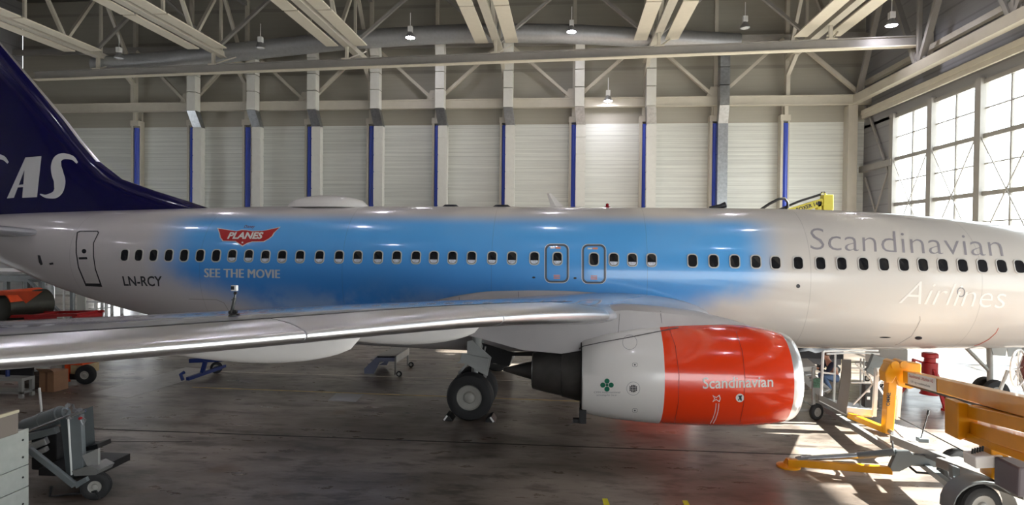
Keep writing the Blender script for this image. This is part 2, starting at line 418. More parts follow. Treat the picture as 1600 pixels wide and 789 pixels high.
for i, p in enumerate(DP):
    mt = M_galv if i == 8 else M_duct
    t = thing('air_duct', ('dull metal square air duct, farthest right on the rear wall' if i == 8 else '%s white square air duct from the left on the rear wall' % ORD[i]), 'duct', (at(p, 250, Y=WY-1.0).x, WY-1.2, 0), 'square ducts on the rear wall')
    xl = at(p, 250, Y=WY-1.0).x; xu = xl-.12 if i != 8 else xl-.05
    m = MB(); z = 1.0
    while z < 12.5:
        m.bx(xl-.33, xl+.33, WY-1.2, WY-.7, z, min(z+1.14, 12.6)); m.bx(xl-.30, xl+.30, WY-1.17, WY-.73, min(z+1.14, 12.6), min(z+1.2, 12.65)); z += 1.2
    m.build('lower_run', mt, t)
    m = MB(); a, b = .33, .32
    m.loft([[(xl-a, WY-1.2, 12.65), (xl+a, WY-1.2, 12.65), (xl+a, WY-.7, 12.65), (xl-a, WY-.7, 12.65)],
            [(xu-b, WY-1.75, 13.75), (xu+b, WY-1.75, 13.75), (xu+b, WY-1.1, 13.75), (xu-b, WY-1.1, 13.75)]])
    m.build('transition', M_galv, t)
    m = MB()
    for z0, z1 in ((13.78, 15.08), (15.14, 16.28), (16.34, 17.44)): m.bx(xu-b, xu+b, WY-1.75, WY-1.1, z0, z1)
    m.loft([[(xu-b, WY-1.75, 17.48), (xu+b, WY-1.75, 17.48), (xu+b, WY-1.1, 17.48), (xu-b, WY-1.1, 17.48)],
            [(xu-b, WY-2.0, 18.2), (xu+b, WY-2.0, 18.2), (xu+b, WY-1.3, 18.4), (xu-b, WY-1.3, 18.4)]])
    m.build('upper_run', mt, t)
# big round supply duct
pts = [at(px, py, Y=yy) for px, py, yy in ((150, 103, 22.6), (250, 95, 22.6), (420, 76, 22.8), (560, 62, 23), (720, 53, 23), (880, 53, 23), (1020, 60, 23), (1155, 68, 23))]
fine = []
for i in range(len(pts)-1):
    p0, p1, p2, p3 = pts[max(i-1, 0)], pts[i], pts[i+1], pts[min(i+2, len(pts)-1)]
    for k in range(6):
        u = k/6
        fine.append(.5*((2*p1)+(p2-p0)*u+(2*p0-5*p1+4*p2-p3)*u*u+(3*p1-p0-3*p2+p3)*u**3))
fine.append(pts[-1])
m = MB(); m.tube(fine, .62, 20)
for q in fine[::2]: pass
o = m.build('supply_duct', mat('spiral_duct_metal', (.5, .51, .52), .42, .6, var=.06, scale=6), smooth=True); tag(o, 'large round spiral metal duct running along the top of the rear wall', 'duct')
# ---- roof trusses (run away from the camera), each with a pair of cream heating panels
TX = [CX[0], CX[2], CX[4], CX[6], CX[8], CX[10]]
for i, x in enumerate(TX):
    t = thing('roof_truss', '%s cream roof truss from the left with long heating panels' % ORD[i], 'truss', (x, 0, 17.1), 'roof trusses')
    m = MB(); m.bx(x-.17, x+.17, -33, WY-.9, 16.95, 17.3); m.bx(x-.24, x+.24, -33, WY-.9, 16.9, 16.96); m.build('bottom_chord', M_steel, t)
    m = MB(); m.bx(x-.15, x+.15, -33, WY-.9, 21.6, 21.9); m.build('top_chord', M_steel2, t)
    for s in (-1, 1):
        m = MB()
        for k in range(9):
            y0 = WY-5.6-k*6.05
            m.bx(x+s*.95-.4, x+s*.95+.4, y0-5.9, y0, 16.92, 17.0)
        m.build('heating_panel', M_panel, t)
    for k in range(7):
        y = WY-1-k*6
        m = MB(); m.bar((x, y, 17.2), (x, y-3, 21.7), .22, .18); m.build('diagonal', M_steel, t)
        m = MB(); m.bar((x, y-3, 21.7), (x, y-6, 17.2), .22, .18); m.build('diagonal', M_steel, t)
        m = MB(); m.bx(x-.08, x+.08, y-3.08, y-2.92, 17.2, 21.7); m.build('post', M_steel, t)
    m = MB(); m.bar((x, WY-2.4, 16.95), (x, WY-.7, 15.9), .25, .25); m.bx(x-.13, x+.13, WY-.95, WY-.6, 14.5, 16.0); m.build('bracket', M_steel, t)
# edge truss along the right wall
t = thing('edge_truss', 'cream steel truss along the head of the glazed right wall', 'truss', (WXR-.9, 0, 14.2))
m = MB(); m.bx(WXR-1.2, WXR-.75, -33, WY-.7, 13.95, 14.5); m.build('bottom_chord', M_steel, t)
m = MB(); m.bx(WXR-1.1, WXR-.8, -33, WY-.7, 20.8, 21.2); m.build('top_chord', M_steel2, t)
for k in range(7):
    y = WY-1-k*7.2
    for d in (-1, 1):
        yy = y-3.6
        m = MB(); m.bar((WXR-.95, y-.2 if d < 0 else y-7.0, 14.5), (WXR-.95, yy-.1*d, 20.9), .32, .22); m.build('diagonal', M_steel2, t)
    m = MB(); m.bx(WXR-1.05, WXR-.85, y-7.3, y-7.1, 14.5, 20.9); m.build('post', M_steel2, t)
    m = MB(); m.prism([(WXR-1.0, y-7.9, 14.3), (WXR-1.0, y-6.5, 14.3), (WXR-1.0, y-6.9, 15.1), (WXR-1.0, y-7.5, 15.1)], (.15, 0, 0)); m.build('gusset_plate', M_steel2, t)
# cross bracing members high under the roof, between trusses
t = thing('roof_bracing', 'grey steel bracing members between the roof trusses', 'bracing', (0, 10, 21))
for i in range(5):
    x0, x1 = TX[i], TX[i+1]
    for y in (21.5, 9.5, -2.5):
        m = MB(); m.bar((x0, y, 17.3), ((x0+x1)/2, y, 21.4), .22, .18); m.build('diagonal', M_steel2, t)
        m = MB(); m.bar((x1, y, 17.3), ((x0+x1)/2, y, 21.4), .22, .18); m.build('diagonal', M_steel2, t)
        m = MB(); m.bar((x0, y, 21.4), (x1, y, 21.4), .25, .25); m.build('strut', M_steel2, t)
# crane runway beam hung under the trusses
A = at(55, 119, Z=15.8); B = at(1452, 64, Z=15.8)
t = thing('crane_beam', 'long grey crane beam hanging below the roof trusses', 'beam', (A+B)/2)
d = (B-A).normalized(); n = Vector((-d.y, d.x, 0))
m = MB(); m.bar(A, B, .08, .5); m.bar(A+Vector((0, 0, .27)), B+Vector((0, 0, .27)), .34, .05); m.build('beam_web', M_steel2, t)
m = MB(); m.bar(A+Vector((0, 0, -.27)), B+Vector((0, 0, -.27)), .42, .06); m.build('bottom_flange', M_panel, t)
for x in TX:
    u = (x-A.x)/(B.x-A.x)
    if .02 < u < .99:
        p = A+(B-A)*u
        m = MB(); m.bx(p.x-.09, p.x+.09, p.y-.09, p.y+.09, 16.05, 16.95); m.bx(p.x-.3, p.x+.3, p.y-.2, p.y+.2, 16.05, 16.14); m.build('hanger', M_steel, t)
        m = MB(); m.bar((p.x+.1, p.y, 16.15), (p.x+.9, p.y+1.2, 16.95), .08, .08); m.build('stay', M_steel, t)
m = MB(); m.bx(B.x-.15, B.x+.15, B.y-.15, B.y+.15, 14.5, 16.2); m.build('hanger', M_steel, t)
# ---- high bay lamps
M_shade = mat('lamp_shade_metal', (.6, .6, .62), .3, .8)
M_lamp = mat('lamp_lit', (1, 1, 1), .5, emit=(.93, .9, 1), estr=110)
M_lampoff = mat('lamp_lens', (.75, .77, .8), .12, .2)
def lamp(p, label, lit=True, group='high bay lamps under the roof'):
    t = thing('ceiling_lamp', label, 'lamp', p, group)
    p = Vector(p)
    m = MB(); m.lathe([(0, .30), (.10, .28), (.3, .16), (.38, .12)], p, (0, 0, 1), 20, cap=False); m.build('lamp_shade', M_shade, t, smooth=True)
    m = MB(); m.bx(p.x-.14, p.x+.14, p.y-.14, p.y+.14, p.z+.38, p.z+.72); m.tube([p+Vector((0, 0, .7)), p+Vector((0, 0, 1.6))], .025, 6); m.build('ballast_box', M_whitep, t)
    m = MB(); m.lathe([(.0, .001), (-.05, .15), (-.02, .24), (.04, .27)], p, (0, 0, 1), 20, cap=False); m.build('lens', M_lamp if lit else M_lampoff, t, smooth=True)
for i, (px, py, lit) in enumerate(((186, 91, 0), (407, 75, 0), (641, 59, 1), (893, 50, 1), (1164, 44, 0), (1393, 40, 1))):
    lamp(at(px, py, Y=21.0 if px < 1300 else 17), '%s %s high bay lamp from the left under the roof' % (ORD[i], 'lit' if lit else 'unlit'), lit)
lamp(at(950, 158, Y=24.2), 'lit lamp on the rail of the rear wall, below the roof lamps')
for k, y in enumerate((9, -3, -15)):
    for j, x in enumerate((-27, -17.5, -8, 1.5, 11, 18.5)):
        lamp((x, y, 18), 'lit high bay lamp in the roof above the aircraft', True, 'lamps above the aircraft')

# ================================================================== AIRLINER
PLANE = thing('airplane', 'white airliner with sky blue panel, navy tail and red engine filling the hangar', 'airplane', (0, 0, 0))
f_top = pchip([-18.4, -15.7, -13, -8.6, -6, 0, 6, 9, 11, 13, 14.7, 16.2, 17.3, 18.0], [4.75, 5.03, 5.14, 5.27, 5.33, 5.35, 5.34, 5.31, 5.22, 5.05, 4.80, 4.2, 3.6, 3.0])
f_bot = pchip([-18.4, -15.7, -13, -10.5, -8, -6, 0, 9, 12, 14.7, 16.2, 17.3, 18.0], [4.25, 3.61, 2.63, 1.97, 1.52, 1.41, 1.40, 1.42, 1.48, 1.60, 1.9, 2.3, 2.9])
f_w = pchip([-18.4, -15.7, -13, -10.5, -7.5, 0, 9, 13.6, 14.9, 16.2, 17.3, 18.0], [.28, 1.02, 1.5, 1.77, 1.88, 1.88, 1.88, 1.88, 1.80, 1.45, .85, .06])
NF = 72
def ring(X):
    t, b, w = f_top(X), f_bot(X), f_w(X); zm = b+(t-b)*.52
    out = []
    for k in range(NF):
        a = 2*PI*k/NF; c, s = math.cos(a), math.sin(a)
        out.append(Vector((X, w*c, zm+(t-zm)*s if s > 0 else zm+(zm-b)*s)))
    return out
xs = [-18.4+.4*i for i in range(91)]+[17.8, 17.95, 18.0]
xs = sorted(set(round(x, 3) for x in xs if x <= 18.0))
m = MB(); m.loft([ring(x) for x in xs])
FUS = m.build('fuselage', M_fus, PLANE, smooth=True, ang=60)

def bvh_of(*objs):
    bm = bmesh.new()
    for o in objs:
        bm.from_mesh(o.data)
    bvh = BVHTree.FromBMesh(bm); bm.free(); return bvh
B_FUS = bvh_of(FUS)
def hit(bvh, px, py, off=.004):
    d = ray(px, py); r = bvh.ray_cast(CAM, d)
    if r[0] is None: return None
    n = r[1] if r[1].dot(d) < 0 else -r[1]
    return r[0]+n*off
class Decal:
    """flat shapes described in the photograph's frame, laid on a curved skin"""
    def __init__(s, bvh, off=.005): s.bvh = bvh; s.b = bmesh.new(); s.off = off
    def poly(s, pts):
        vs = [s.b.verts.new((x, y, 0)) for x, y in pts]
        try: s.b.faces.new(vs)
        except ValueError: pass
        return s
    def ringp(s, outer, inner):
        n = len(outer); a = [s.b.verts.new((x, y, 0)) for x, y in outer]; c = [s.b.verts.new((x, y, 0)) for x, y in inner]
        for i in range(n): s.b.faces.new([a[i], a[(i+1) % n], c[(i+1) % n], c[i]])
        return s
    def text(s, txt, quad, bold=0.0, shear=0.0, space=1.0):
        """quad: bottom-left, bottom-right, top-right, top-left of the text box (baseline to cap height)"""
        cu = bpy.data.curves.new('tmp', 'FONT'); cu.body = txt; cu.offset = bold; cu.shear = shear; cu.space_character = space
        cu.resolution_u = 3; cu.size = 1
        ob = bpy.data.objects.new('tmp', cu); COL.objects.link(ob)
        dg = bpy.context.evaluated_depsgraph_get(); dg.update()
        me = bpy.data.meshes.new_from_object(ob.evaluated_get(dg))
        bpy.data.objects.remove(ob); bpy.data.curves.remove(cu)
        xs = [v.co.x for v in me.vertices]; x0, x1 = min(xs), max(xs)
        cap = CAP if CAP else .72
        tb = bmesh.new(); tb.from_mesh(me); bpy.data.meshes.remove(me)
        for v in tb.verts:
            u = (v.co.x-x0)/(x1-x0); w = v.co.y/cap
            bl, br, tr, tl = [Vector(q) for q in quad]
            p = (bl*(1-u)+br*u)*(1-w)+(tl*(1-u)+tr*u)*w
            v.co = (p.x, p.y, 0)
        tm = bpy.data.meshes.new('t'); tb.to_mesh(tm); tb.free(); s.b.from_mesh(tm); bpy.data.meshes.remove(tm); return s
    def build(s, name, mt, parent, cut=8, label=None):
        b = s.b
        if not b.verts: return None
        for ax in (0, 1):
            lo = min(v.co[ax] for v in b.verts); hi = max(v.co[ax] for v in b.verts)
            k = math.ceil(lo/cut)*cut
            while k < hi:
                co = (k, 0, 0) if ax == 0 else (0, k, 0); no = (1, 0, 0) if ax == 0 else (0, 1, 0)
                bmesh.ops.bisect_plane(b, geom=b.verts[:]+b.edges[:]+b.faces[:], plane_co=co, plane_no=no); k += cut
        dead = []
        for v in b.verts:
            h = hit(s.bvh, v.co.x, v.co.y, s.off)
            if h is None: dead.append(v)
            else: v.co = h
        if dead: bmesh.ops.delete(b, geom=dead, context='VERTS')
        me = bpy.data.meshes.new(name); b.to_mesh(me); b.free()
        o = bpy.data.objects.new(name, me); COL.objects.link(o); me.materials.append(mt)
        # face the viewer side
        for p in me.polygons: p.use_smooth = True
        attach(o, parent)
        if label: o['label'] = label
        return o
CAP = 0
def cap_height():
    cu = bpy.data.curves.new('tmp', 'FONT'); cu.body = 'H'; ob = bpy.data.objects.new('tmp', cu); COL.objects.link(ob)
    dg = bpy.context.evaluated_depsgraph_get(); dg.update(); me = bpy.data.meshes.new_from_object(ob.evaluated_get(dg))
    h = max(v.co.y for v in me.vertices); bpy.data.objects.remove(ob); bpy.data.curves.remove(cu); bpy.data.meshes.remove(me); return h
CAP = cap_height()
def rrect(cx, cy, w, h, r, n=5, skew=0.0):
    out = []
    for sx, sy, a0 in ((1, 1, 0), (-1, 1, 90), (-1, -1, 180), (1, -1, 270)):
        for k in range(n+1):
            a = math.radians(a0+90*k/n)
            x = sx*(w/2-r)+r*math.cos(a); y = sy*(h/2-r)+r*math.sin(a)
            out.append((cx+x+skew*y, cy+y))
    return out

# ---- tail fin with dorsal fillet
def foil(c, n=14, th=.1):
    up = []
    for k in range(n+1):
        x = .5*(1-math.cos(PI*k/n)); y = 5*th*(.2969*math.sqrt(x)-.126*x-.3516*x*x+.2843*x**3-.1015*x**4)
        up.append((x*c, y*c))
    return up
def fin_ring(z, xle, xte, th):
    c = xle-xte; up = foil(1, 14, th/ c if c else .1)
    up = [(x*c, y*c) for x, y in foil(1, 14, th/c)]
    a = [Vector((xle-x, -y, z)) for x, y in up]; b = [Vector((xle-x, y, z)) for x, y in up[-2:0:-1]]
    return a+b
fz = [4.55, 5.27, 5.5, 5.8, 6.16, 6.7, 7.3, 7.98, 9.2, 10.5, 12.3]
fle = [-7.6, -8.7, -9.45, -10.45, -11.55, -12.3, -12.85, -13.4, -14.5, -15.7, -17.3]
fth = [.5, .5, .5, .5, .5, .5, .5, .5, .45, .42, .3]
m = MB(); m.loft([fin_ring(z, l, -18.1-(z-4.55)*.2, t) for z, l, t in zip(fz, fle, fth)])
FIN = m.build('tail_fin', M_navy, PLANE, smooth=True, ang=70)
B_FIN = bvh_of(FIN)
m = MB()
rr = []
for z, l in zip(fz[5:], fle[5:]):
    w = .10
    rr.append([Vector((l+.015, 0, z)), Vector((l-w*.4, -.055, z)), Vector((l-w, -.085, z)), Vector((l-w*1.5, 0, z)), Vector((l-w, .085, z)), Vector((l-w*.4, .055, z))])
m.loft(rr); m.build('leading_edge', M_alu, FIN, smooth=True)
def S_letter(x0, y0, w, h):
    """a heavy slanted S as a strip along a curve"""
    c = [(1.0, .16), (.86, .04), (.62, .0), (.44, .08), (.40, .24), (.44, .42), (.50, .60), (.48, .78), (.34, .92), (.12, .95), (-.06, .90)]
    t = [.06, .12, .17, .24, .30, .34, .33, .28, .2, .1, .03]
    L, R = [], []
    fx = pchip(list(range(11)), [p[0] for p in c]); fy = pchip(list(range(11)), [p[1] for p in c]); ft = pchip(list(range(11)), t)
    for k in range(41):
        u = k/4; p = Vector((fx(u), fy(u))); q = Vector((fx(u+.05)-fx(u-.05), fy(u+.05)-fy(u-.05)))
        n = Vector((-q.y, q.x)).normalized(); tt = ft(u)*.5
        L.append((x0+(p.x+n.x*tt)*w, y0+(p.y+n.y*tt*w/h*1.0)*h)); R.append((x0+(p.x-n.x*tt)*w, y0+(p.y-n.y*tt*w/h)*h))
    return L, R
d = Decal(B_FIN, .006)
for x0 in (66, -42):
    L, R = S_letter(x0, 244, 55, 66)
    for i in range(len(L)-1): d.poly([L[i], L[i+1], R[i+1], R[i]])
# A with a heavy right stem
d.poly([(40, 246), (65, 244), (58, 308), (35, 309)])
d.poly([(40, 246), (46, 246), (22, 309), (11, 310)])
d.poly([(28, 289), (40, 288), (40, 292), (26, 293)])
d.build('tail_lettering', M_decs, FIN, 9)

# ---- horizontal stabilisers
def surf(secs, nn=14):
    """secs: (y, xle, chord, zle, t/c, rise of trailing edge); builds one closed wing skin"""
    rings = []
    for y, xl, c, z, t, tw in secs:
        up = foil(1, nn, t)
        a = [Vector((xl-x*c, y, z+yy*c*1.25+tw*x+.0*c)) for x, yy in up]
        b = [Vector((xl-x*c, y, z-yy*c*.75+tw*x)) for x, yy in up[-2:0:-1]]
        rings.append(a+b)
    return rings
for s in (-1, 1):
    m = MB(); m.loft(surf([(s*.6, -12.7, 3.6, 4.36, .09, 0), (s*1.6, -13.3, 3.3, 4.46, .09, 0), (s*7.0, -17.6, 1.3, 5.1, .08, 0)]))
    m.build('horizontal_stabiliser', M_wgrey, PLANE, smooth=True)

# ---- wings
def wing_secs(s):
    ys = [1.6, 2.6, 3.6, 4.83, 5.5, 7, 8.2, 9.7, 11, 12.15, 13.2, 14.2, 15.5, 16.6, 17.1]
    fx = pchip([1.6, 2.6, 3.6, 5.5, 7, 17.1], [6.1, 5.1, 4.2, 3.2, 2.42, -2.83])
    fc = pchip([1.6, 3.6, 5.5, 17.1], [7.6, 5.7, 4.55, 1.5])
    fzz = pchip([1.6, 5.5, 9.7, 12.15, 14.2, 17.1], [2.36, 2.81, 3.19, 3.32, 3.44, 3.70])
    ftc = pchip([1.6, 5.5, 17.1], [.13, .115, .10])
    ftw = pchip([1.6, 5.5, 9, 12, 14.2, 17.1], [.1, .06, .02, .08, .14, .16])
    return [(s*y, fx(y), fc(y), fzz(y), ftc(y), ftw(y)) for y in ys]
def slat(secs, nose0=.13):
    rings = []
    for y, xl, c, z, t, tw in secs:
        nose = nose0 if abs(y) > 6.6 else .03+(nose0-.03)*max(0, (abs(y)-5.6))
        yt = lambda x: 5*t*(.2969*math.sqrt(x)-.126*x-.3516*x*x+.2843*x**3-.1015*x**4)
        up = [(nose*(k/11)**2, yt(nose*(k/11)**2)) for k in range(12)]
        lo = [(nose*.45*(k/7)**2, yt(nose*.45*(k/7)**2)) for k in range(8)]
        off = .012
        a = [Vector((xl-x*c+(off if x < .01 else 0), y, z+q*c*1.25+tw*x+off*1.0)) for x, q in up[::-1]]
        b = [Vector((xl-x*c, y, z-q*c*.75+tw*x-off)) for x, q in lo[1:]]
        xq = up[-1][0]
        inner = [Vector((xl-lo[-1][0]*c, y, z)), Vector((xl-xq*c*.9, y, z+.02))]
        rings.append(a+b+inner)
    return rings
def interp(secs, y):
    for a, b in zip(secs, secs[1:]):
        if abs(a[0]) <= y <= abs(b[0]):
            t = (y-abs(a[0]))/(abs(b[0])-abs(a[0])); return tuple(p+(q-p)*t for p, q in zip(a, b))
M_gap = mat('dark_gap', (.03, .03, .035), .6)
WINGS = {}
for s in (-1, 1):
    secs = wing_secs(s)
    m = MB(); m.loft(surf(secs, 22)); w = m.build('wing', M_wgrey, PLANE, smooth=True, ang=60); WINGS[s] = w
    for y0, y1 in ((5.62, 9.0), (9.02, 12.1), (12.12, 15.0), (15.02, 16.9)):
        yy = [y0+(y1-y0)*k/6 for k in range(7)]
        m = MB(); m.loft(slat([interp(secs, y) for y in yy])); m.build('slat', M_alu, w, smooth=True, ang=50)
    # seams on the upper skin behind the slats and along the spoilers
    for fr in (.155, .62):
        m = MB(); P0 = []
        for k in range(16):
            y = 5.7+(16.8-5.7)*k/15; y_, xl, c, z, t, tw = interp(secs, y)
            q = 5*t*(.2969*math.sqrt(fr)-.126*fr-.3516*fr**2+.2843*fr**3-.1015*fr**4)
            P0.append((Vector((xl-fr*c-.02, y_, z+q*c*1.25+tw*fr+.004)), Vector((xl-fr*c+.02, y_, z+q*c*1.25+tw*fr+.004))))
        for a, b in zip(P0, P0[1:]): m.poly([a[0], a[1], b[1], b[0]])
        m.build('skin_seam', M_gap, w)
    # canoe shaped flap track fairings
    for (yc, x0, x1, zb, wd, dp) in ((11.0, -.05, -3.3, 2.82, .34, .5), (7.6, .9, -2.9, 2.50, .36, .55)):
        m = MB(); rings = []
        for k in range(25):
            u = k/24; x = x0+(x1-x0)*u
            g = max(0.02, (math.sin(PI*min(1, u*1.0)**.75))**.6)
            ztop = interp(secs, yc)[3]+.02
            zz = ztop-.1-(ztop-.1-zb)*g; hw = wd*.5*max(.06, math.sin(PI*u)**.5)
            rings.append([Vector((x, s*yc+hw*math.cos(a)*(1 if math.sin(a) > -.2 else 1), ((ztop+zz)/2)+((ztop-zz)/2)*math.sin(a))) for a in [2*PI*j/18 for j in range(18)]])
        m.loft(rings); m.build('flap_track_fairing', M_white, w, smooth=True)
# ---- wing to body fairing (belly)
rings = []
def fair(x):
    up = pchip([-4.6, -3.6, -2.6, -1.2, .4, 2.0, 3.4, 4.8, 5.8, 6.5], [1.7, 1.95, 2.2, 2.72, 3.0, 3.04, 2.98, 2.78, 2.45, 2.1])(x)
    hw = pchip([-4.6, -3.6, 0, 4, 5.6, 6.5], [1.6, 1.86, 2.0, 2.0, 1.93, 1.80])(x)
    bt = pchip([-4.6, -3.6, 0, 4.5, 6.5], [1.42, 1.34, 1.28, 1.28, 1.40])(x)
    return up, hw, bt
for k in range(45):
    x = -4.6+11.1*k/44; up, hw, bt = fair(x); out = []
    t_, b_, w_ = f_top(x), f_bot(x), f_w(x); zm = b_+(t_-b_)*.52
    yb = w_*math.sqrt(max(0, 1-((up-zm)/((t_-zm) if up > zm else (zm-b_)))**2))
    prof = [(yb-.05, up+.03), (yb+.012, up), (max(hw, yb+.015)+.01, up-.28), (hw+.05, (up+bt)/2), (hw+.02, bt+.55), (hw-.12, bt+.28), (hw-.4, bt+.1), (hw-.8, bt+.02), (.5, bt), (0, bt)]
    prof = [(max(a, .0), c) for a, c in prof]
    out = [Vector((x, -a, c)) for a, c in prof]+[Vector((x, a, c)) for a, c in prof[-2::-1]]
    rings.append(out)
m = MB(); m.loft(rings, cap=True); FAIR = m.build('wing_body_fairing', M_belly, PLANE, smooth=True, ang=60)

# ---- engines with pylons
def engine(s):
    Y = s*4.83; Z0 = 1.58
    def nring(X, R, flat=0.0, dz=0.0, n=48):
        out = []
        for k in range(n):
            a = 2*PI*k/n; c, sn = math.cos(a), math.sin(a)
            z = sn*R
            if sn < 0: z *= (1-flat)
            out.append(Vector((X, Y+c*R*(1+flat*.4), Z0+dz+z)))
        return out
    E = thing('engine', None, None, (0, 0, 0)); del_keys = [k for k in E.keys()]
    attach(E, PLANE)
    m = MB(); m.loft([nring(x, r, .03, dz) for x, r, dz in ((4.2, 1.062, 0), (4.5, 1.072, 0), (5.0, 1.075, 0), (5.5, 1.068, 0), (5.9, 1.048, -.005), (6.25, 1.01, -.01), (6.5, .965, -.015), (6.66, .925, -.02))], cap=False)
    cowl = m.build('fan_cowl', M_red, E, smooth=True)
    m = MB(); m.loft([nring(x, r, .03, dz) for x, r, dz in ((2.62, .80, -.06), (2.64, .83, -.06), (3.0, .93, -.03), (3.4, 1.0, -.01), (3.8, 1.042, 0), (4.2, 1.062, 0))], cap=False)
    rev = m.build('reverser_cowl', M_white, E, smooth=True)
    m = MB(); m.loft([nring(x, r, .03, dz) for x, r, dz in ((6.66, .925, -.02), (6.76, .90, -.02), (6.84, .86, -.02), (6.885, .81, -.02), (6.86, .765, -.02), (6.75, .74, -.02), (6.4, .73, -.02), (5.8, .77, 0), (5.5, .78, 0))], cap=False)
    m.build('inlet_lip', M_lip, E, smooth=True)
    m = MB(); m.lathe([(0, .78), (.02, .3), (.02, .26), (.5, .02)], (5.5, Y, Z0), (1, 0, 0), 32)
    m.build('fan_disc', M_core, E, smooth=True)
    m = MB(); m.lathe([(0, .80), (.5, .78), (.52, .5)], (2.6, Y, Z0-.06), (1, 0, 0), 40, cap=False); m.build('exhaust_duct', M_dark, E, smooth=True)
    m = MB(); m.lathe([(0, .36), (.02, .385), (.3, .45), (.62, .51), (.64, .53), (.95, .60), (1.2, .63), (1.5, .60)], (1.58, Y, Z0-.03), (1, 0, 0), 40, cap=False)
    m.lathe([(0, .36), (.4, .38)], (1.58, Y, Z0-.03), (1, 0, 0), 40, cap=False)
    m.build('core_nozzle', M_core, E, smooth=True, ang=30)
    m = MB(); m.lathe([(0, .03), (.25, .1), (.6, .19), (1.0, .28)], (.95, Y, Z0-.03), (1, 0, 0), 24); m.build('exhaust_plug', M_core, E, smooth=True)
    # pylon
    m = MB(); rings = []
    for x, zt, zb, w in ((6.1, 2.60, 2.5, .04), (5.7, 2.73, 2.5, .22), (5.0, 2.89, 2.45, .50), (4.2, 2.98, 2.42, .70), (3.5, 3.02, 2.30, .80), (2.9, 2.95, 2.12, .78), (2.2, 2.75, 1.98, .66), (1.4, 2.68, 2.02, .5), (.4, 2.62, 2.25, .3), (-.8, 2.6, 2.42, .1)):
        rings.append([Vector((x, Y-w/2, zb)), Vector((x, Y-w/2, zt-.1)), Vector((x, Y-w*.35, zt-.03)), Vector((x, Y, zt)), Vector((x, Y+w*.35, zt-.03)), Vector((x, Y+w/2, zt-.1)), Vector((x, Y+w/2, zb)), Vector((x, Y, zb-.02))])
    m.loft(rings); m.build('pylon', M_belly, E, smooth=True, ang=50)
    m = MB(); m.bx(2.58, 2.72, Y-.55, Y-.35, Z0-.98, Z0-.7); m.bx(2.45, 2.7, Y-.52, Y-.4, Z0-.98, Z0-.9); m.build('drain_mast', M_dark, E)
    return E, cowl, rev
ENG, COWL, REV = engine(-1)
engine(1)
B_ENG = bvh_of(COWL, REV)
d = Decal(B_ENG); d.text('Scandinavian', [(1098, 607), (1208, 604), (1208, 588), (1098, 590)], bold=.012); d.build('engine_lettering', M_decw, COWL, 6)
def circ(x, y, r, n=18, ry=None): return [(x+r*math.cos(2*PI*k/n), y+(ry or r)*math.sin(2*PI*k/n)) for k in range(n)]
d = Decal(B_ENG)
for dx, dy, r in ((0, -6.2, 4), (0, 6.2, 4), (-6.5, 0, 4), (6.5, 0, 4), (0, 0, 2)): d.poly(circ(948.5+dx, 601.5+dy, r))
d.build('green_emblem', mat('emblem_green', srgb(14, 104, 78), .4), REV, 6)
d = Decal(B_ENG); d.text('CFM International', [(928, 614), (969, 614), (969, 611.4), (928, 611.4)]); d.text('technology for the air', [(932, 618.2), (964, 618.2), (964, 615.8), (932, 615.8)])
d.build('small_caption', M_decg, REV, 6)
d = Decal(B_ENG); d.ringp(circ(989.5, 607, 10.6, 24), circ(989.5, 607, 10.1, 24)); d.build('vent_outline', M_decg, REV, 6)
d = Decal(B_ENG)
for k in range(-2, 3):
    hh = math.sqrt(6.2**2-(k*2.4)**2)
    for q in (-1, 0, 1):
        y0 = 607+q*hh*.66; d.poly([(989.5+k*2.4-.9, y0-hh*.28), (989.5+k*2.4+.9, y0-hh*.28), (989.5+k*2.4+.9, y0+hh*.28), (989.5+k*2.4-.9, y0+hh*.28)])
d.build('vent_grille', M_decd, REV, 6)
d = Decal(B_ENG); d.ringp(circ(984, 535, 11.5, 24), circ(984, 535, 11.0, 24)); d.build('access_panel', M_decg, REV, 6)
d = Decal(B_ENG)
for yy in (570, 641): d.poly(circ(992, yy, 1.3, 8)); d.ringp(rrect(992, yy, 8, 6, 2), rrect(992, yy, 7.2, 5.2, 1.8))
d.build('latch_mark', M_decd, REV, 6)
d = Decal(B_ENG)
d.ringp(circ(1156, 621.5, 6.6, 20), circ(1156, 621.5, 4.9, 20)); d.poly(circ(1156, 621.5, 4.9, 20))
d.build('warning_roundel', M_decw, COWL, 6)
d = Decal(B_ENG, .008); d.poly([(1153, 618), (1158, 617.5), (1159, 626), (1156.5, 625), (1155, 621.5)]); d.poly([(1152.5, 625), (1153.6, 626), (1159.6, 618), (1158.6, 617)])
d.build('roundel_symbol', M_decd, COWL, 6)
d = Decal(B_ENG)
d.ringp([(1113, 617), (1119, 620.5), (1124, 616.5), (1126, 622.5), (1124, 628), (1119, 624.5), (1113, 628), (1116, 622.5)], [(1114.4, 618.8), (1119, 621.6), (1123.2, 618.4), (1124.8, 622.5), (1123.2, 626.4), (1119, 623.4), (1114.4, 626.2), (1117.2, 622.5)])
cv = [(1121, 630), (1120.5, 637), (1119, 645), (1116, 654), (1110, 665)]
for o in (-2.2, 2.2):
    for a, b in zip(cv, cv[1:]): d.poly([(a[0]+o-.5, a[1]), (a[0]+o+.5, a[1]), (b[0]+o+.5, b[1]), (b[0]+o-.5, b[1])])
d.build('hoist_marking', M_decw, COWL, 5)
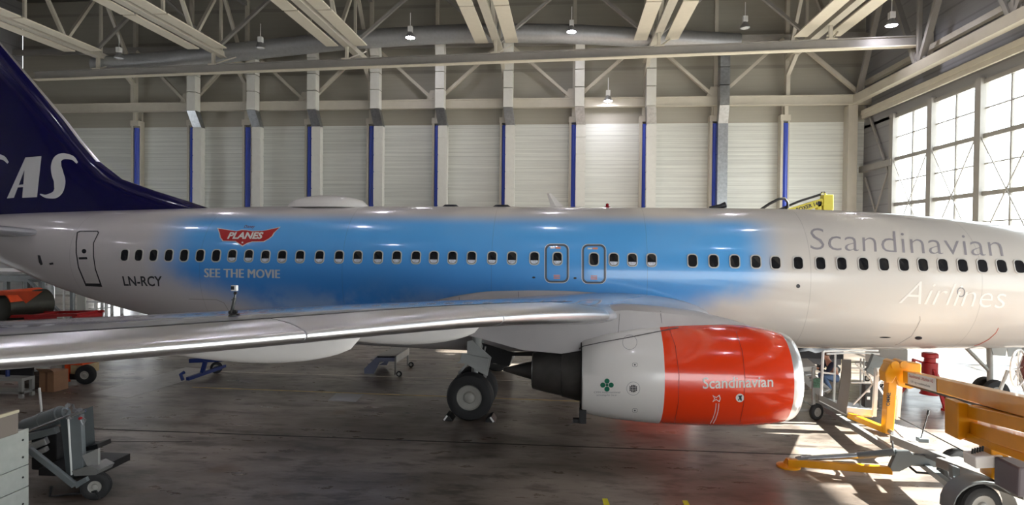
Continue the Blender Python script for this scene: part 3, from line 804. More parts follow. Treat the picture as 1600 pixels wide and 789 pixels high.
for pts in ([(1044, 509), (1055, 540), (1061, 585), (1060, 630), (1053, 664)], [(1150, 518), (1160, 550), (1164, 590), (1162, 630), (1156, 660)]):
    d = Decal(B_ENG)
    for a, b in zip(pts, pts[1:]): d.poly([(a[0]-.45, a[1]), (a[0]+.45, a[1]), (b[0]+.45, b[1]), (b[0]-.45, b[1])])
    d.build('cowl_seam', mat('dark_red_seam', srgb(150, 24, 10), .4), COWL, 6)

# ---- landing gear
def wheel(o, ax, R, w, hubr, parent, hubname='hub'):
    o = Vector(o); h = w/2
    m = MB(); m.lathe([(-h*.9, hubr), (-h, hubr*1.15), (-h, R*.8), (-h*.85, R*.93), (-h*.55, R*.99), (0, R), (h*.55, R*.99), (h*.85, R*.93), (h, R*.8), (h, hubr*1.15), (h*.9, hubr)], o, ax, 40, cap=False)
    for q in (-.3, 0, .3): m.torus(o+Vector(ax).normalized()*w*q*.8, ax, R*.985, .008, 40, 6)
    t = m.build('tyre', M_rubber, parent, smooth=True, ang=35)
    m = MB(); m.lathe([(-h*.92, hubr*1.02), (-h*.75, hubr*.9), (-h*.7, hubr*.5), (-h*.95, hubr*.42), (-h*1.05, hubr*.3), (-h*1.08, .001)], o, ax, 32, cap=False)
    m.lathe([(h*.92, hubr*1.02), (h*.75, hubr*.9), (h*.7, hubr*.5), (h*.95, hubr*.42), (h*1.05, hubr*.3), (h*1.08, .001)], o, ax, 32, cap=False)
    m.build(hubname, M_hub, t, smooth=True, ang=35); return t
def main_gear(s):
    G = thing('main_landing_gear', None, None); attach(G, PLANE)
    Y = s*2.86
    for k in (-1, 1): wheel((0, Y+k*.43, .565), (0, 1, 0), .565, .40, .30, G)
    m = MB(); m.tube([(0, Y-.3, .565), (0, Y+.3, .565)], .09, 14); m.tube([(0, Y, .56), (.05, Y, 1.25)], .085, 16); m.tube([(.05, Y, 1.2), (.12, Y, 2.45)], .13, 16)
    m.tube([(.05, Y, 1.35), (.1, -s*-1.1, 1.9)], .07, 10)
    m.build('strut', M_gear, G, smooth=True)
    m = MB(); m.bar((-.16, Y, .75), (-.36, Y, 1.02), .1, .06); m.bar((-.36, Y, 1.02), (-.08, Y, 1.35), .1, .06); m.build('torque_link', M_gear, G)
    m = MB(); pts = [(.32, Y+s*.12, .9), (.36, Y+s*.14, 1.1), (.25, Y+s*.1, 1.4), (.3, Y, 1.7)]; m.tube(pts, .022, 6)
    for k in range(6): m.tube([(.2+.02*k, Y+s*.3, .75+.05*k), (.34, Y+s*.33, .78+.07*k), (.3+.03*k, Y+s*.25, 1.15+.05*k)], .018, 6)
    m.build('hydraulic_lines', M_galv2, G, smooth=True)
    return G
G1 = main_gear(-1); main_gear(1)
def plate(px_pts, Y, t=.04):
    return [at(px, py, Y=Y) for px, py in px_pts]
m = MB(); ps = plate([(730, 533), (738, 531), (768, 558), (762, 587), (743, 578), (730, 552)], -3.35)
m.prism(ps, (0, -.04, 0)); m.build('gear_door', M_gear, G1, bevel=.01)
m = MB(); ps = plate([(722, 551), (764, 560), (760, 580), (745, 578), (728, 568), (713, 567), (719, 563)], -3.42)
m.prism(ps, (0, -.03, 0)); m.build('gear_door', M_gear, G1, bevel=.01)
for (px, lab) in ((708, 'dark wheel chock with white tips behind the main wheels'), (758, 'dark wheel chock with white tips ahead of the main wheels')):
    c = Vector((at(px, 648, Y=-3.3).x, -3.3, 0)); sgn = 1 if px < 730 else -1; c.x = -.50*sgn
    CK = thing('wheel_chock', lab, 'chock', c, 'chocks at the main wheels')
    m = MB(); m.prism([c+Vector((-.14*sgn, -.2, 0)), c+Vector((.12*sgn, -.2, 0)), c+Vector((.02*sgn, -.2, .12)), c+Vector((-.05*sgn, -.2, .15))], (0, .4, 0)); m.build('block', M_plastic, CK, bevel=.008)
    m = MB(); m.bar(c+Vector((-.10*sgn, -.215, .02)), c+Vector((-.02*sgn, -.215, .13)), .02, .04); m.build('white_tip', M_whitep, CK)
# wheel well opening and dark recess under the wing root
m = MB(); ps = [at(px, py, Y=-2.09) for px, py in ((738, 531), (800, 550), (905, 548), (900, 556), (800, 556), (796, 572), (765, 566))]
m.prism(ps, (0, -.02, 0)); m.build('wheel_well', M_dark, PLANE)
NG = thing('nose_landing_gear', None, None); attach(NG, PLANE)
for k in (-1, 1): wheel((13.95, k*.2, .343), (0, 1, 0), .343, .2, .17, NG)
m = MB(); m.tube([(13.95, -.25, .343), (13.95, .25, .343)], .06, 12); m.tube([(13.95, 0, .34), (13.9, 0, 1.75)], .075, 14); m.tube([(13.9, 0, .9), (13.2, 0, 1.62)], .05, 10); m.build('strut', M_gear, NG, smooth=True)
m = MB(); m.prism([at(px, py, Y=-.36) for px, py in ((1548, 543), (1572, 543), (1570, 556), (1551, 555))], (0, -.03, 0)); m.build('gear_door', M_gear, NG)
m = MB(); m.prism([at(px, py, Y=.3) for px, py in ((1572, 543), (1596, 542), (1592, 556), (1575, 557))], (0, -.03, 0)); m.build('gear_door', M_gear, NG)

# ---- cabin windows
M_panerefl = mat('pale_pane_reflection', srgb(206, 212, 224), .3, var=.3, scale=14)
WPX = [195, 217, 240, 264, 288, 313, 338, 363, 389, 415, 441, 469, 530-30.5, 530, 559, 591, 620, 650, 678, 707, 737, 769, 800, 835, 871, 928, 959, 988, 1018, 1082, 1115, 1148, 1181, 1212, 1247, 1282, 1315, 1349, 1381, 1412, 1442, 1473, 1504, 1535, 1565, 1593]
def wpy(x):
    xs_ = [195, 389, 415, 769, 835, 1181, 1212, 1565, 1600]; ys_ = [398.8, 399.8, 400.8, 403, 403.6, 409, 410.4, 416.0, 416.8]
    for i in range(8):
        if xs_[i] <= x <= xs_[i+1]: return ys_[i]+(ys_[i+1]-ys_[i])*(x-xs_[i])/(xs_[i+1]-xs_[i])
def surf_pt(X, z, off):
    r = B_FUS.ray_cast(Vector((X, -6, z)), Vector((0, 1, 0)))
    return r[0]+r[1].normalized()*off if r[1].y < 0 else r[0]-r[1].normalized()*off
for px in WPX:
    c = hit(B_FUS, px, wpy(px), 0)
    def rr_(w, h, r, off): return [surf_pt(c.x+x, c.z+y, off) for x, y in rrect(0, 0, w, h, r, 4)]
    a, b, e = rr_(.275, .365, .10, .002), rr_(.268, .358, .098, .017), rr_(.222, .305, .082, .017)
    f_ = rr_(.222, .305, .082, .012)
    m = MB(); m.loft([a, b, e, f_], cap=False); w = m.build('window', M_trim, PLANE, smooth=True, ang=30)
    m = MB(); m.poly(f_); m.build('window_pane', M_glass, w)
    if 355 < px < 1060 and px not in (928,):  # pale lower band painted on the pane to stand for a reflection
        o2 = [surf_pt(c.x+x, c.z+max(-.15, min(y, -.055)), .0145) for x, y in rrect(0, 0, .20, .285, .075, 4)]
        m = MB(); m.poly(o2); m.build('pane_reflection', M_panerefl, w)
# ---- doors and exits
d = Decal(B_FUS)
d.ringp([(120, 363), (125, 360.5), (153, 360.5), (155, 363), (147, 380), (147, 400), (150, 420), (160, 448), (134, 447), (122, 418), (118.5, 395), (118.5, 378)],
        [(122, 364), (126, 362.3), (151.5, 362.3), (153, 364), (145.5, 380), (145.5, 400), (148.6, 421), (156, 443), (134.5, 442.5), (123.6, 417), (120.2, 395), (120.2, 379)])
dr = d.build('aft_door', M_decd, PLANE, 6)
d = Decal(B_FUS); d.ringp(circ(131.5, 392.5, 3.6, 14), circ(131.5, 392.5, 2.4, 14)); d.poly(circ(131.5, 392.5, 2.4, 14)); d.poly([(123, 402), (136, 401.5), (137, 405), (124, 405.5)]); d.build('door_handle', M_decd, dr, 6)
for cx, cy, w, h in ((870, 411.5, 37, 60), (928, 412.5, 37, 61)):
    d = Decal(B_FUS); d.ringp(rrect(cx, cy, w, h, 9, 6), rrect(cx, cy, w-6, h-6, 6.5, 6)); e = d.build('overwing_exit', mat('exit_outline', srgb(84, 92, 104), .4), PLANE, 6)
    d = Decal(B_FUS); d.ringp(rrect(cx, cy, w+1.6, h+1.6, 9.8, 6), rrect(cx, cy, w, h, 9, 6)); d.build('exit_edge', M_decw, e, 6)
    d = Decal(B_FUS)
    d.poly([(cx-10, cy-25.5), (cx-3, cy-25.5), (cx-3, cy-23), (cx-10, cy-23)]); d.build('exit_marking', M_decw, e, 6)
    d = Decal(B_FUS)
    d.poly([(cx-2, cy-25.8), (cx+6, cy-25.8), (cx+6, cy-22.8), (cx-2, cy-22.8)])
    for k in range(3): d.poly([(cx-5, cy+18+k*2.4), (cx+5, cy+18+k*2.4), (cx+5, cy+19.4+k*2.4), (cx-5, cy+19.4+k*2.4)])
    d.build('exit_marking', mat('exit_orange', srgb(226, 148, 118), .5), e, 6)
d = Decal(B_FUS)
for x, y, rx, ry in ((834, 433.5, 2.6, 1.5), (898.5, 434.5, 2.6, 1.6), (1247, 447, 3.2, 3.2)): d.poly(circ(x, y, rx, 14, ry))
d.poly(circ(1435, 528, 6, 16, 2.6)); d.poly(circ(1383, 527, 9, 14, .9))
d.build('skin_port', M_decd, PLANE, 5)
d = Decal(B_FUS); d.ringp(circ(1501.5, 456.5, 6.2, 20, 7.6), circ(1501.5, 456.5, 4.9, 20, 6.2)); d.build('round_hatch', M_decg, PLANE, 5)
d = Decal(B_FUS); d.poly([(59, 398.5), (63, 399), (67, 413), (64, 414.5), (61, 410)]); d.build('drain_slot', M_decd, PLANE, 5)
d = Decal(B_FUS); d.poly([(77, 411), (83, 410), (84, 413), (78, 414)]); d.build('drain_slot', M_decd, PLANE, 5)
# seams on the belly fairing and along the pylon
B_FAIR = bvh_of(FAIR); M_seamg = mat('fairing_seam', srgb(92, 90, 90), .5)
def seam(bvh, pts, parent, w=.35, name='panel_seam'):
    global d
    d = Decal(bvh, .006); pl(pts, w); d.build(name, M_seamg, parent, 5)
def pl(pts, w=.4):
    for a, b in zip(pts, pts[1:]):
        v = Vector((b[0]-a[0], b[1]-a[1])).normalized(); n = (-v.y*w, v.x*w)
        d.poly([(a[0]+n[0], a[1]+n[1]), (b[0]+n[0], b[1]+n[1]), (b[0]-n[0], b[1]-n[1]), (a[0]-n[0], a[1]-n[1])])
for pts in ([(717, 456), (718, 478)], [(810, 456), (811, 474)], [(664, 460), (664, 480)], [(637, 466), (637, 480)], [(885, 507), (876, 545)], [(802, 516), (803, 545)], [(845, 512), (846, 547)],
            [(738, 517), (800, 517), (840, 514), (890, 506)], [(738, 519), (739, 535)]): seam(B_FAIR, pts, FAIR)
B_PYL = bvh_of(*[o for o in ENG.children_recursive if o.type == 'MESH'])
seam(B_PYL, [(905, 545), (912, 541), (940, 535), (980, 528), (1020, 520), (1060, 512)], ENG, .7)
seam(B_PYL, [(1032, 486), (1034, 505)], ENG); seam(B_PYL, [(968, 490), (966, 520)], ENG)
# thin panel lines on the forward belly and cargo door
M_lineg = mat('panel_line', srgb(150, 146, 144), .4)
d = Decal(B_FUS)
def pl(pts, w=.4):
    for a, b in zip(pts, pts[1:]):
        v = Vector((b[0]-a[0], b[1]-a[1])).normalized(); n = (-v.y*w, v.x*w)
        d.poly([(a[0]+n[0], a[1]+n[1]), (b[0]+n[0], b[1]+n[1]), (b[0]-n[0], b[1]-n[1]), (a[0]-n[0], a[1]-n[1])])
pl([(1437, 494), (1438, 500), (1433, 510), (1424, 525), (1404, 537), (1398, 539)])
d.build('panel_line', M_lineg, PLANE, 6); d = Decal(B_FUS)
pl([(295, 467), (338, 468), (350, 473), (358, 486)])
d.build('panel_line', M_lineg, PLANE, 6)
d = Decal(B_FUS); pl([(1560, 512), (1556, 520), (1545, 530), (1530, 538), (1522, 540)], .5); d.build('red_panel_line', mat('red_line', srgb(196, 80, 60), .4), PLANE, 6)
# ---- lettering on the body
d = Decal(B_FUS); d.text('Scandinavian', [(1266, 390), (1568, 401), (1562, 367), (1266, 356)], bold=-.012); d.build('body_lettering', mat('lettering_silver_grey', srgb(150, 146, 152), .35), PLANE, 7)
d = Decal(B_FUS); d.text('Airlines', [(1404, 474), (1572, 482), (1572, 447), (1416, 438)], shear=.22, bold=-.012); d.build('body_lettering', mat('lettering_white', srgb(236, 234, 230), .3), PLANE, 7)
d = Decal(B_FUS); d.text('LN-RCY', [(194, 446), (254, 447), (253, 432), (191, 432)], bold=.02); d.build('registration', M_decd, PLANE, 6)
d = Decal(B_FUS); [d.text('SEE THE MOVIE', [(319+q, 433), (436.4+q, 434.5), (436.4+q, 421.5), (319+q, 419.5)], space=1.05) for q in (0, .7, 1.4)]; d.build('slogan_lettering', M_decs, PLANE, 6)
badge = [(341, 357.2), (370, 361.5), (378, 359.6), (386, 360), (394, 361.5), (411, 361), (437, 355.5), (428, 364), (425, 369), (420, 373), (412, 377.3), (394, 377.6), (386, 380), (379, 384), (373, 380), (368, 376.8), (349, 376.4), (345, 371), (343.5, 364)]
def grow(pts, g):
    cx = sum(p[0] for p in pts)/len(pts); cy = sum(p[1] for p in pts)/len(pts)
    return [(cx+(x-cx)*(1+g*.6), cy+(y-cy)*(1+g*1.6)) for x, y in pts]
d = Decal(B_FUS, .004); d.poly(grow(badge, .06)); bb = d.build('film_badge', M_decs, PLANE, 5)
d = Decal(B_FUS, .007); d.poly(grow(badge, -.01)); d.build('badge_field', mat('badge_red', srgb(176, 28, 30), .35), bb, 5)
d = Decal(B_FUS, .009); d.poly([(379+2.2*math.cos(-PI/2+PI*k/5)*(1 if k % 2 == 0 else .4), 379+1.9*math.sin(-PI/2+PI*k/5)*(1 if k % 2 == 0 else .4)) for k in range(10)]); d.build('badge_star', M_decw, bb, 5)
d = Decal(B_FUS, .010); d.text('PLANES', [(355, 373), (410, 373), (412, 363.5), (358, 363.5)], bold=.04, shear=.15); d.build('badge_lettering', M_decw, bb, 5)
d = Decal(B_FUS, .006); d.text('Disney', [(381, 356.2), (398, 356.2), (399, 352), (382, 352)], shear=.3, bold=.01); d.build('badge_lettering', mat('badge_dark_red', srgb(120, 24, 60), .4), bb, 5)
# ---- crown items
c = at(513, 321, Y=0); c.z = f_top(c.x)-.04
m = MB(); rings = []
for k in range(13):
    u = -1+2*k/12; hgt = .36*math.sqrt(max(.0, 1-u*u))+.015
    rings.append([Vector((c.x+u*1.28, .62*math.sqrt(max(.02, 1-u*u))*math.cos(a), c.z+hgt*math.sin(a))) for a in [PI*j/12 for j in range(13)]])
m.loft(rings); m.build('antenna_dome', M_white, PLANE, smooth=True)
for px, w in ((704, .28), (784, .30)):
    c = at(px, 322, Y=0); z = f_top(c.x)
    m = MB(); m.loft([[Vector((c.x+q*w, p_*.05, z-.02)) for q, p_ in ((-1, 0), (-.6, -1), (.6, -1), (1, 0), (.6, 1), (-.6, 1))], [Vector((c.x+q*w*.6, p_*.03, z+.06)) for q, p_ in ((-1, 0), (-.6, -1), (.6, -1), (1, 0), (.6, 1), (-.6, 1))]]); m.build('antenna', M_decd, PLANE)
c = at(870, 324, Y=0); z = f_top(c.x)
m = MB(); m.loft([[Vector((c.x+x, y, z-.03)) for x, y in ((-.16, 0), (0, -.03), (.24, 0), (0, .03))], [Vector((c.x+x-.24, y, z+.40)) for x, y in ((-.06, 0), (0, -.015), (.07, 0), (0, .015))]]); m.build('blade_antenna', M_white, PLANE)
c = at(949, 323, Y=0); z = f_top(c.x)
m = MB(); m.lathe([(-.02, .1), (.02, .09), (.03, .05), (.1, .045), (.12, .001)], (c.x, 0, z), (0, 0, 1), 16); m.build('beacon', mat('beacon_red', srgb(150, 16, 30), .2), PLANE, smooth=True)
c = at(1128, 324, Y=0); z = f_top(c.x)
m = MB(); m.tube([(c.x-.35, 0, z), (c.x-.05, 0, z+.05), (c.x+.1, 0, z+.10)], .05, 10, r2=.09); m.build('antenna', M_decd, PLANE, smooth=True)

# ================================================================== ACTION CAMERA ON THE WING
B_WING = bvh_of(WINGS[-1], *[c for c in WINGS[-1].children if c.name.startswith('slat')])
p = hit(B_WING, 364, 494, .006); q = at(364, 448, Y=p.y); k = (q.z-p.z)/46   # metres per pixel here
T = thing('action_camera', 'small silver action camera on a black arm mount standing on the wing', 'camera', p)
m = MB(); m.lathe([(0, 7*k), (1.5*k, 7*k), (3*k, 5*k), (4*k, .01)], p, (0, 0, 1), 20); m.box(p+Vector((4*k, 0, 2*k)), (12*k, 4*k, 3*k)); m.build('suction_base', M_plastic, T, smooth=True)
m = MB(); m.lathe([(-2*k, 3.5*k), (2*k, 3.5*k)], p+Vector((3.5*k, 0, 6*k)), (0, 1, 0), 14); m.lathe([(-2*k, 3*k), (2*k, 3*k)], p+Vector((-4*k, 0, 5*k)), (0, 1, 0), 14); m.build('clamp_knob', M_plastic, T)
m = MB(); m.tube([p+Vector((-3*k, 0, 4*k)), p+Vector((-1*k, 0, 12*k)), p+Vector((3*k, 0, 29*k))], 2.6*k, 10); m.tube([p+Vector((3*k, 0, 29*k)), p+Vector((4*k, 0, 38*k))], 1.5*k, 8); m.tube([p+Vector((2*k, 0, 26*k)), p+Vector((-2.5*k, 0, 25*k))], .8*k, 6); m.lathe([(-1.5*k, 2.6*k), (1.5*k, 2.6*k)], p+Vector((4*k, 0, 36*k)), (0, 1, 0), 12)
m.build('arm', M_plastic, T, smooth=True)
c = p+Vector((2.5*k, 0, 44*k))
m = MB(); m.box(c, (9.5*k, 6*k, 9*k)); m.build('camera_body', M_decs, T, bevel=.8*k)
m = MB(); m.box(c+Vector((-1.5*k, -3.0*k, .2*k)), (5.5*k, .6*k, 5.5*k)); m.lathe([(0, 1.8*k), (.5*k, 1.8*k), (.6*k, .01)], c+Vector((-1.5*k, -3.2*k, .2*k)), (0, -1, 0), 14); m.build('lens', M_plastic, T)

# ================================================================== TOWABLE BOOM LIFT (yellow, right foreground)
L0 = at(1529, 797, Y=-8.0); L0.z = 0
T = thing('boom_lift', 'yellow towable boom lift on a grey wheeled chassis, right foreground', 'boom lift', L0)
def A3(px, py, Y): return at(px, py, Y=Y)
def pprism(pts, Y, t):
    m = MB(); m.prism([A3(x, y, Y) for x, y in pts], (0, t, 0)); return m
a, b = A3(1420, 589, -3.5), A3(1600, 634, -8.6)
d = (b-a).normalized()
m = MB(); m.bar(a, b+d*3, .24, .27); MAIN = m.build('main_boom', M_yellow, T, bevel=.02)
m = MB(); m.bar(a+Vector((0, 0, -.16)), b+d*3+Vector((0, 0, -.16)), .14, .05); m.build('hose_tray', M_plastic, MAIN)
# advert plate on the boom side
s_ = d.cross(Vector((0, 0, 1))).normalized()
s_ = s_ if s_.dot(CAM-a) > 0 else -s_
u = Vector((0, 0, 1)); u = (u-d*u.dot(d)).normalized()
q0 = a+d*.42+s_*.125
m = MB(); m.prism([q0+u*.125, q0+d*1.75+u*.125, q0+d*1.75-u*.125, q0-u*.125], s_*.008); SIGN = m.build('advert_plate', M_decw, MAIN)
def text3(txt, o, ex, ey, w, h, mt, name, parent, bold=0, shear=0):
    cu = bpy.data.curves.new('tmp', 'FONT'); cu.body = txt; cu.offset = bold; cu.shear = shear; cu.resolution_u = 3
    ob = bpy.data.objects.new('tmp', cu); COL.objects.link(ob); dg = bpy.context.evaluated_depsgraph_get(); dg.update()
    me = bpy.data.meshes.new_from_object(ob.evaluated_get(dg)); bpy.data.objects.remove(ob); bpy.data.curves.remove(cu)
    x0 = min(v.co.x for v in me.vertices); x1 = max(v.co.x for v in me.vertices)
    for v in me.vertices: v.co = o+ex*((v.co.x-x0)/(x1-x0)*w)+ey*(v.co.y/CAP*h)
    o2 = bpy.data.objects.new(name, me); COL.objects.link(o2); me.materials.append(mt); attach(o2, parent); return o2
text3('Skandinavisk Liftutleie AS', q0+s_*.011+d*.10+u*.03, d, u, 1.5, .065, mat('sign_red', srgb(176, 60, 56), .5), 'advert_lettering', SIGN)
text3('Lift og maskinutleie', q0+s_*.011+d*.22-u*.07, d, u, 1.2, .045, M_decd, 'advert_lettering', SIGN)
# knuckle head
m = pprism([(1383, 582), (1391, 568), (1415, 566), (1440, 569), (1440, 578), (1436, 604), (1422, 608), (1404, 603), (1400, 590), (1395, 598), (1385, 598)], -3.4, .30); m.build('knuckle', M_yellow, T, bevel=.02)
m = MB()
for px in (1398, 1412): m.lathe([(-.03, .09), (.34, .09)], A3(px, 570, -3.4), (0, 1, 0), 18)
m.build('pivot_pin', M_yellow, T, smooth=True)
# jib hanging down to the basket support
a, b = A3(1392, 584, -3.25), A3(1386, 676, -3.25)
m = MB(); m.bar(a, b, .18, .22); JIB = m.build('jib', M_yellow, T, bevel=.012)
z0 = (a-b).normalized()
text3('OMME', A3(1389, 632, -3.25)+Vector((-.045, -.125, 0)), z0, Vector((-1, 0, 0)), .30, .08, M_decd, 'maker_lettering', JIB, .02)
m = MB(); m.bar(A3(1384, 672, -3.2), A3(1326, 648, -2.5), .14, .13); m.build('basket_arm', M_yellow, T, bevel=.01)
m = MB(); m.lathe([(-.2, .05), (.2, .05)], A3(1388, 673, -3.3), (0, 1, 0), 14); m.build('pivot_pin', M_galv, T)
# basket
BK = pprism([(1279.5, 617), (1282.5, 616.5), (1308, 631), (1311, 612), (1316, 575), (1316, 561.5), (1330, 562), (1330, 590), (1322.5, 647), (1279.5, 625)], -2.50, .03).build('basket', mat('dull_basket_plate', srgb(92, 88, 84), .5, var=.06), T)
def bpart(mb, name='basket_rail', mt=M_whitep): return mb.build(name, mt, BK, smooth=True)
m = MB(); m.tube([A3(1283, 618, -2.52), A3(1286, 549, -2.52)], .035, 8); bpart(m)
m = MB(); m.tube([A3(1303, 627, -2.30), A3(1305, 554, -2.30)], .028, 8); bpart(m)
m = MB(); m.tube([A3(1285, 582, -2.52), A3(1304, 584, -2.35)], .022, 8); bpart(m)
m = MB(); m.tube([A3(1286, 549, -2.52), A3(1330, 547, -2.20), A3(1372, 548, -2.10)], .026, 8); bpart(m)
m = MB(); m.tube([A3(1292, 553, -2.30), A3(1336, 551, -1.80), A3(1374, 553, -1.80)], .022, 8); bpart(m)
m = MB(); m.tube([A3(1337, 568, -2.60), A3(1360, 592, -2.60), A3(1363, 600, -2.60), A3(1358, 607, -2.60), A3(1333, 632, -2.60)], .02, 8); bpart(m)
m = MB(); m.tube([A3(1386, 588, -2.60), A3(1374, 597, -2.60), A3(1372, 603, -2.60), A3(1381, 617, -2.60)], .02, 8); bpart(m)
m = MB(); m.tube([A3(1330, 598, -2.20), A3(1360, 598, -2.20), A3(1402, 599, -2.20)], .018, 8); bpart(m)
m = MB(); m.tube([A3(1330, 575, -1.80), A3(1366, 576, -1.80)], .018, 8); bpart(m)
for px, y0, y1 in ((1369.5, 581, 650), (1406, 606, 655)):
    m = MB(); m.bar(A3(px, y0, -2.65), A3(px-4, y1, -2.65), .08, .08); m.build('basket_post', M_whitep, BK)
for px in (1345, 1350):
    m = MB(); m.bar(A3(px, 560, -1.80), A3(px-1, 636, -1.80), .03, .03); m.build('basket_post', M_alup, BK)
m = MB(); m.prism([A3(1323.5, 636, -2.50), A3(1364, 640, -2.60), A3(1363, 650, -2.60), A3(1322.5, 648, -2.50)], (0, .03, 0)); m.build('toe_board', M_whitep, BK)
m = MB(); m.prism([A3(1322, 647, -2.50), A3(1363, 650, -2.60), A3(1372, 636, -1.60), A3(1290, 622, -1.80), A3(1280, 625, -2.50)], (0, 0, -.03)); m.build('basket_floor', M_alup, BK)
m = MB(); m.box(A3(1360, 618, -2.10), (.34, .2, .55)); CB = m.build('control_box', M_plastic, BK, bevel=.01)
for y_ in (611, 622):
    for x_ in (1357, 1369):
        m = MB(); m.box(A3(x_, y_, -2.21), (.07, .01, .07)); m.build('switch_plate', M_whitep, CB)
m = MB(); m.box(A3(1368, 566, -2.20), (.28, .12, .34), Matrix.Rotation(.35, 3, 'Y')); m.box(A3(1362, 578, -2.20), (.25, .1, .2), Matrix.Rotation(.6, 3, 'Y')); m.build('control_panel', M_greyp, BK, bevel=.01)
m = MB(); m.lathe([(0, .1), (.36, .1)], A3(1368, 581, -2.65), (1, 0, .06), 16); m.build('roll_cylinder', M_whitep, BK, smooth=True)
# chassis
m = MB(); m.bar(A3(1290, 639, -1.75), A3(1398, 707, -5.3), .12, .13); m.build('chassis_beam', M_galv2, T, bevel=.01)
m = MB(); m.bar(A3(1396, 686, -5.2), A3(1484, 722, -6.9), .14, .15); m.bar(A3(1480, 721, -6.8), A3(1620, 772, -8.3), .45, .16); m.build('chassis_beam', M_galv2, T, bevel=.01)
m = pprism([(1394, 737), (1391, 730), (1402, 705), (1422, 705), (1427, 710), (1470, 714), (1487, 719), (1550, 748), (1550, 764), (1487, 737), (1470, 731), (1424, 728), (1406, 737)], -6.35, .10); m.build('outrigger_bracket', M_greyp, T, bevel=.01)
zz = .42; m = MB()
m.prism([Vector((p.x, p.y, zz)) for p in (at(1398, 664, Z=zz), at(1446, 678, Z=zz), at(1433, 692, Z=zz), at(1396, 686, Z=zz))], (0, 0, .02)); m.build('tread_plate', mat('tread_plate', srgb(206, 206, 204), .4, .2, var=.25, scale=40), T)
m = MB(); m.tube([A3(1439, 684, -5.7), A3(1450, 646, -5.7)], .012, 8); LV = m.build('hand_lever', M_plastic, T)
m = MB(); m.tube([A3(1449.5, 648, -5.7), A3(1451, 641, -5.7)], .022, 8); m.build('lever_grip', M_plastic, LV)
m = MB(); m.box(A3(1441, 687, -5.7), (.18, .14, .08)); m.build('pump_block', M_greyp, T, bevel=.01)
# outrigger leg, foot and cylinder
Yf = at(1232, 727, Z=.05).y
m = MB(); m.bar(A3(1231, 722, Yf), A3(1394, 735, -6.3), .11, .13); LEG = m.build('outrigger_leg', M_yellow, T, bevel=.01)
f = at(1232, 729, Z=.0)
m = MB(); m.lathe([(.0, .22), (.03, .22), (.07, .1), (.16, .05)], f, (0, 0, 1), 24); m.build('foot_pad', M_yellow, T, smooth=True)
m = pprism([(1247, 718), (1262, 715), (1272, 715), (1281, 722), (1281, 726), (1250, 726)], Yf-.08, .16); m.build('cylinder_bracket', M_greyp, LEG)
m = MB(); m.tube([A3(1252, 717, Yf), A3(1342, 712, -6.0)], .055, 12); CY = m.build('hydraulic_cylinder', M_galv, T, smooth=True)
m = MB(); m.tube([A3(1341, 712, -6.0), A3(1398, 706, -6.3)], .065, 12); m.build('cylinder_sleeve', M_greyp, CY, smooth=True)
m = MB(); m.tube([A3(1420, 728, -6.3), A3(1432, 738, -6.4), A3(1455, 740, -6.5), A3(1468, 732, -6.5)], .022, 8); m.tube([A3(1394, 690, -5.6), A3(1396, 702, -5.9), A3(1390, 712, -6.2)], .02, 8); m.build('hydraulic_hose', M_plastic, T, smooth=True)
m = MB(); m.tube([A3(1404, 652, -3.9), A3(1508, 706, -6.6)], .012, 6); m.build('stay_cable', M_plastic, T)
# lower booms and turntable
m = pprism([(1496, 629), (1513, 631), (1528, 652), (1529, 662), (1513, 684), (1502, 688), (1496, 686)], -7.5, .34); m.build('boom_end_plate', M_yellow, T, bevel=.015)
a, b = A3(1516, 642, -7.35), A3(1600, 662, -8.7); m = MB(); m.bar(a, b+(b-a)*1.0, .24, .2); m.build('lower_boom', M_yellow, T, bevel=.015)
a, b = A3(1520, 668, -7.35), A3(1600, 692, -8.7); m = MB(); m.bar(a, b+(b-a)*1.0, .24, .22); m.build('lower_boom', M_yellow, T, bevel=.015)
a, b = A3(1512, 681, -7.4), A3(1600, 712, -8.7); m = MB(); m.bar(a, b+(b-a)*.6, .16, .12); m.build('lower_boom', M_yellow, T, bevel=.015)
a, b = A3(1544, 686, -7.75), A3(1604, 710, -8.75); m = MB(); m.tube([a, b], .035, 12); m.build('lift_cylinder', M_chrome, T, smooth=True)
m = pprism([(1549, 698), (1578, 712), (1576, 757), (1551, 749)], -8.1, .3); m.build('turntable_post', M_yellow, T, bevel=.02)
m = MB(); m.box(A3(1600, 745, -8.4), (.5, .5, .42)); m.build('battery_box', mat('dark_grey_plastic', srgb(92, 86, 92), .5), T, bevel=.03)
m = MB(); m.box(A3(1536, 717, -8.0), (.40, .3, .18), Matrix.Rotation(-.1, 3, 'Y')); VB = m.build('valve_block', M_whitep, T, bevel=.02)
m = MB()
for k in range(5): m.tube([A3(1519+4*k, 709-k, -8.0), A3(1520+4*k, 701-k, -8.0)], .016, 6)
m.build('valve_levers', M_plastic, VB)
wc = at(1529, 797, Y=-8.0); wc.z = .33
m = MB(); m.bar(wc+Vector((0, .2, .0)), wc+Vector((.2, 1.9, 0)), .1, .1); m.build('axle', M_greyp, T)
wheel(wc, (.15, -1, 0), .33, .2, .19, T)
wheel(wc+Vector((.7, 1.7, 0)), (.15, -1, 0), .33, .2, .19, T)
m = MB(); R = []
for k in range(13):
    a = math.radians(-5+190*k/12); ex = Vector((math.cos(a)*.46, 0, math.sin(a)*.43))
    R.append([wc+ex+Vector((0, y, dz)) for y, dz in ((-.16, -.03), (-.16, 0), (.18, 0), (.18, -.03))])
m.loft(R); m.build('mudguard', M_greyp, T, smooth=True)
m = pprism([(1488, 728), (1500, 732), (1500, 752), (1489, 748)], -7.6, .1); m.build('jack_post', M_greyp, T)
jc = A3(1487, 777, -7.6); jc.z = .10
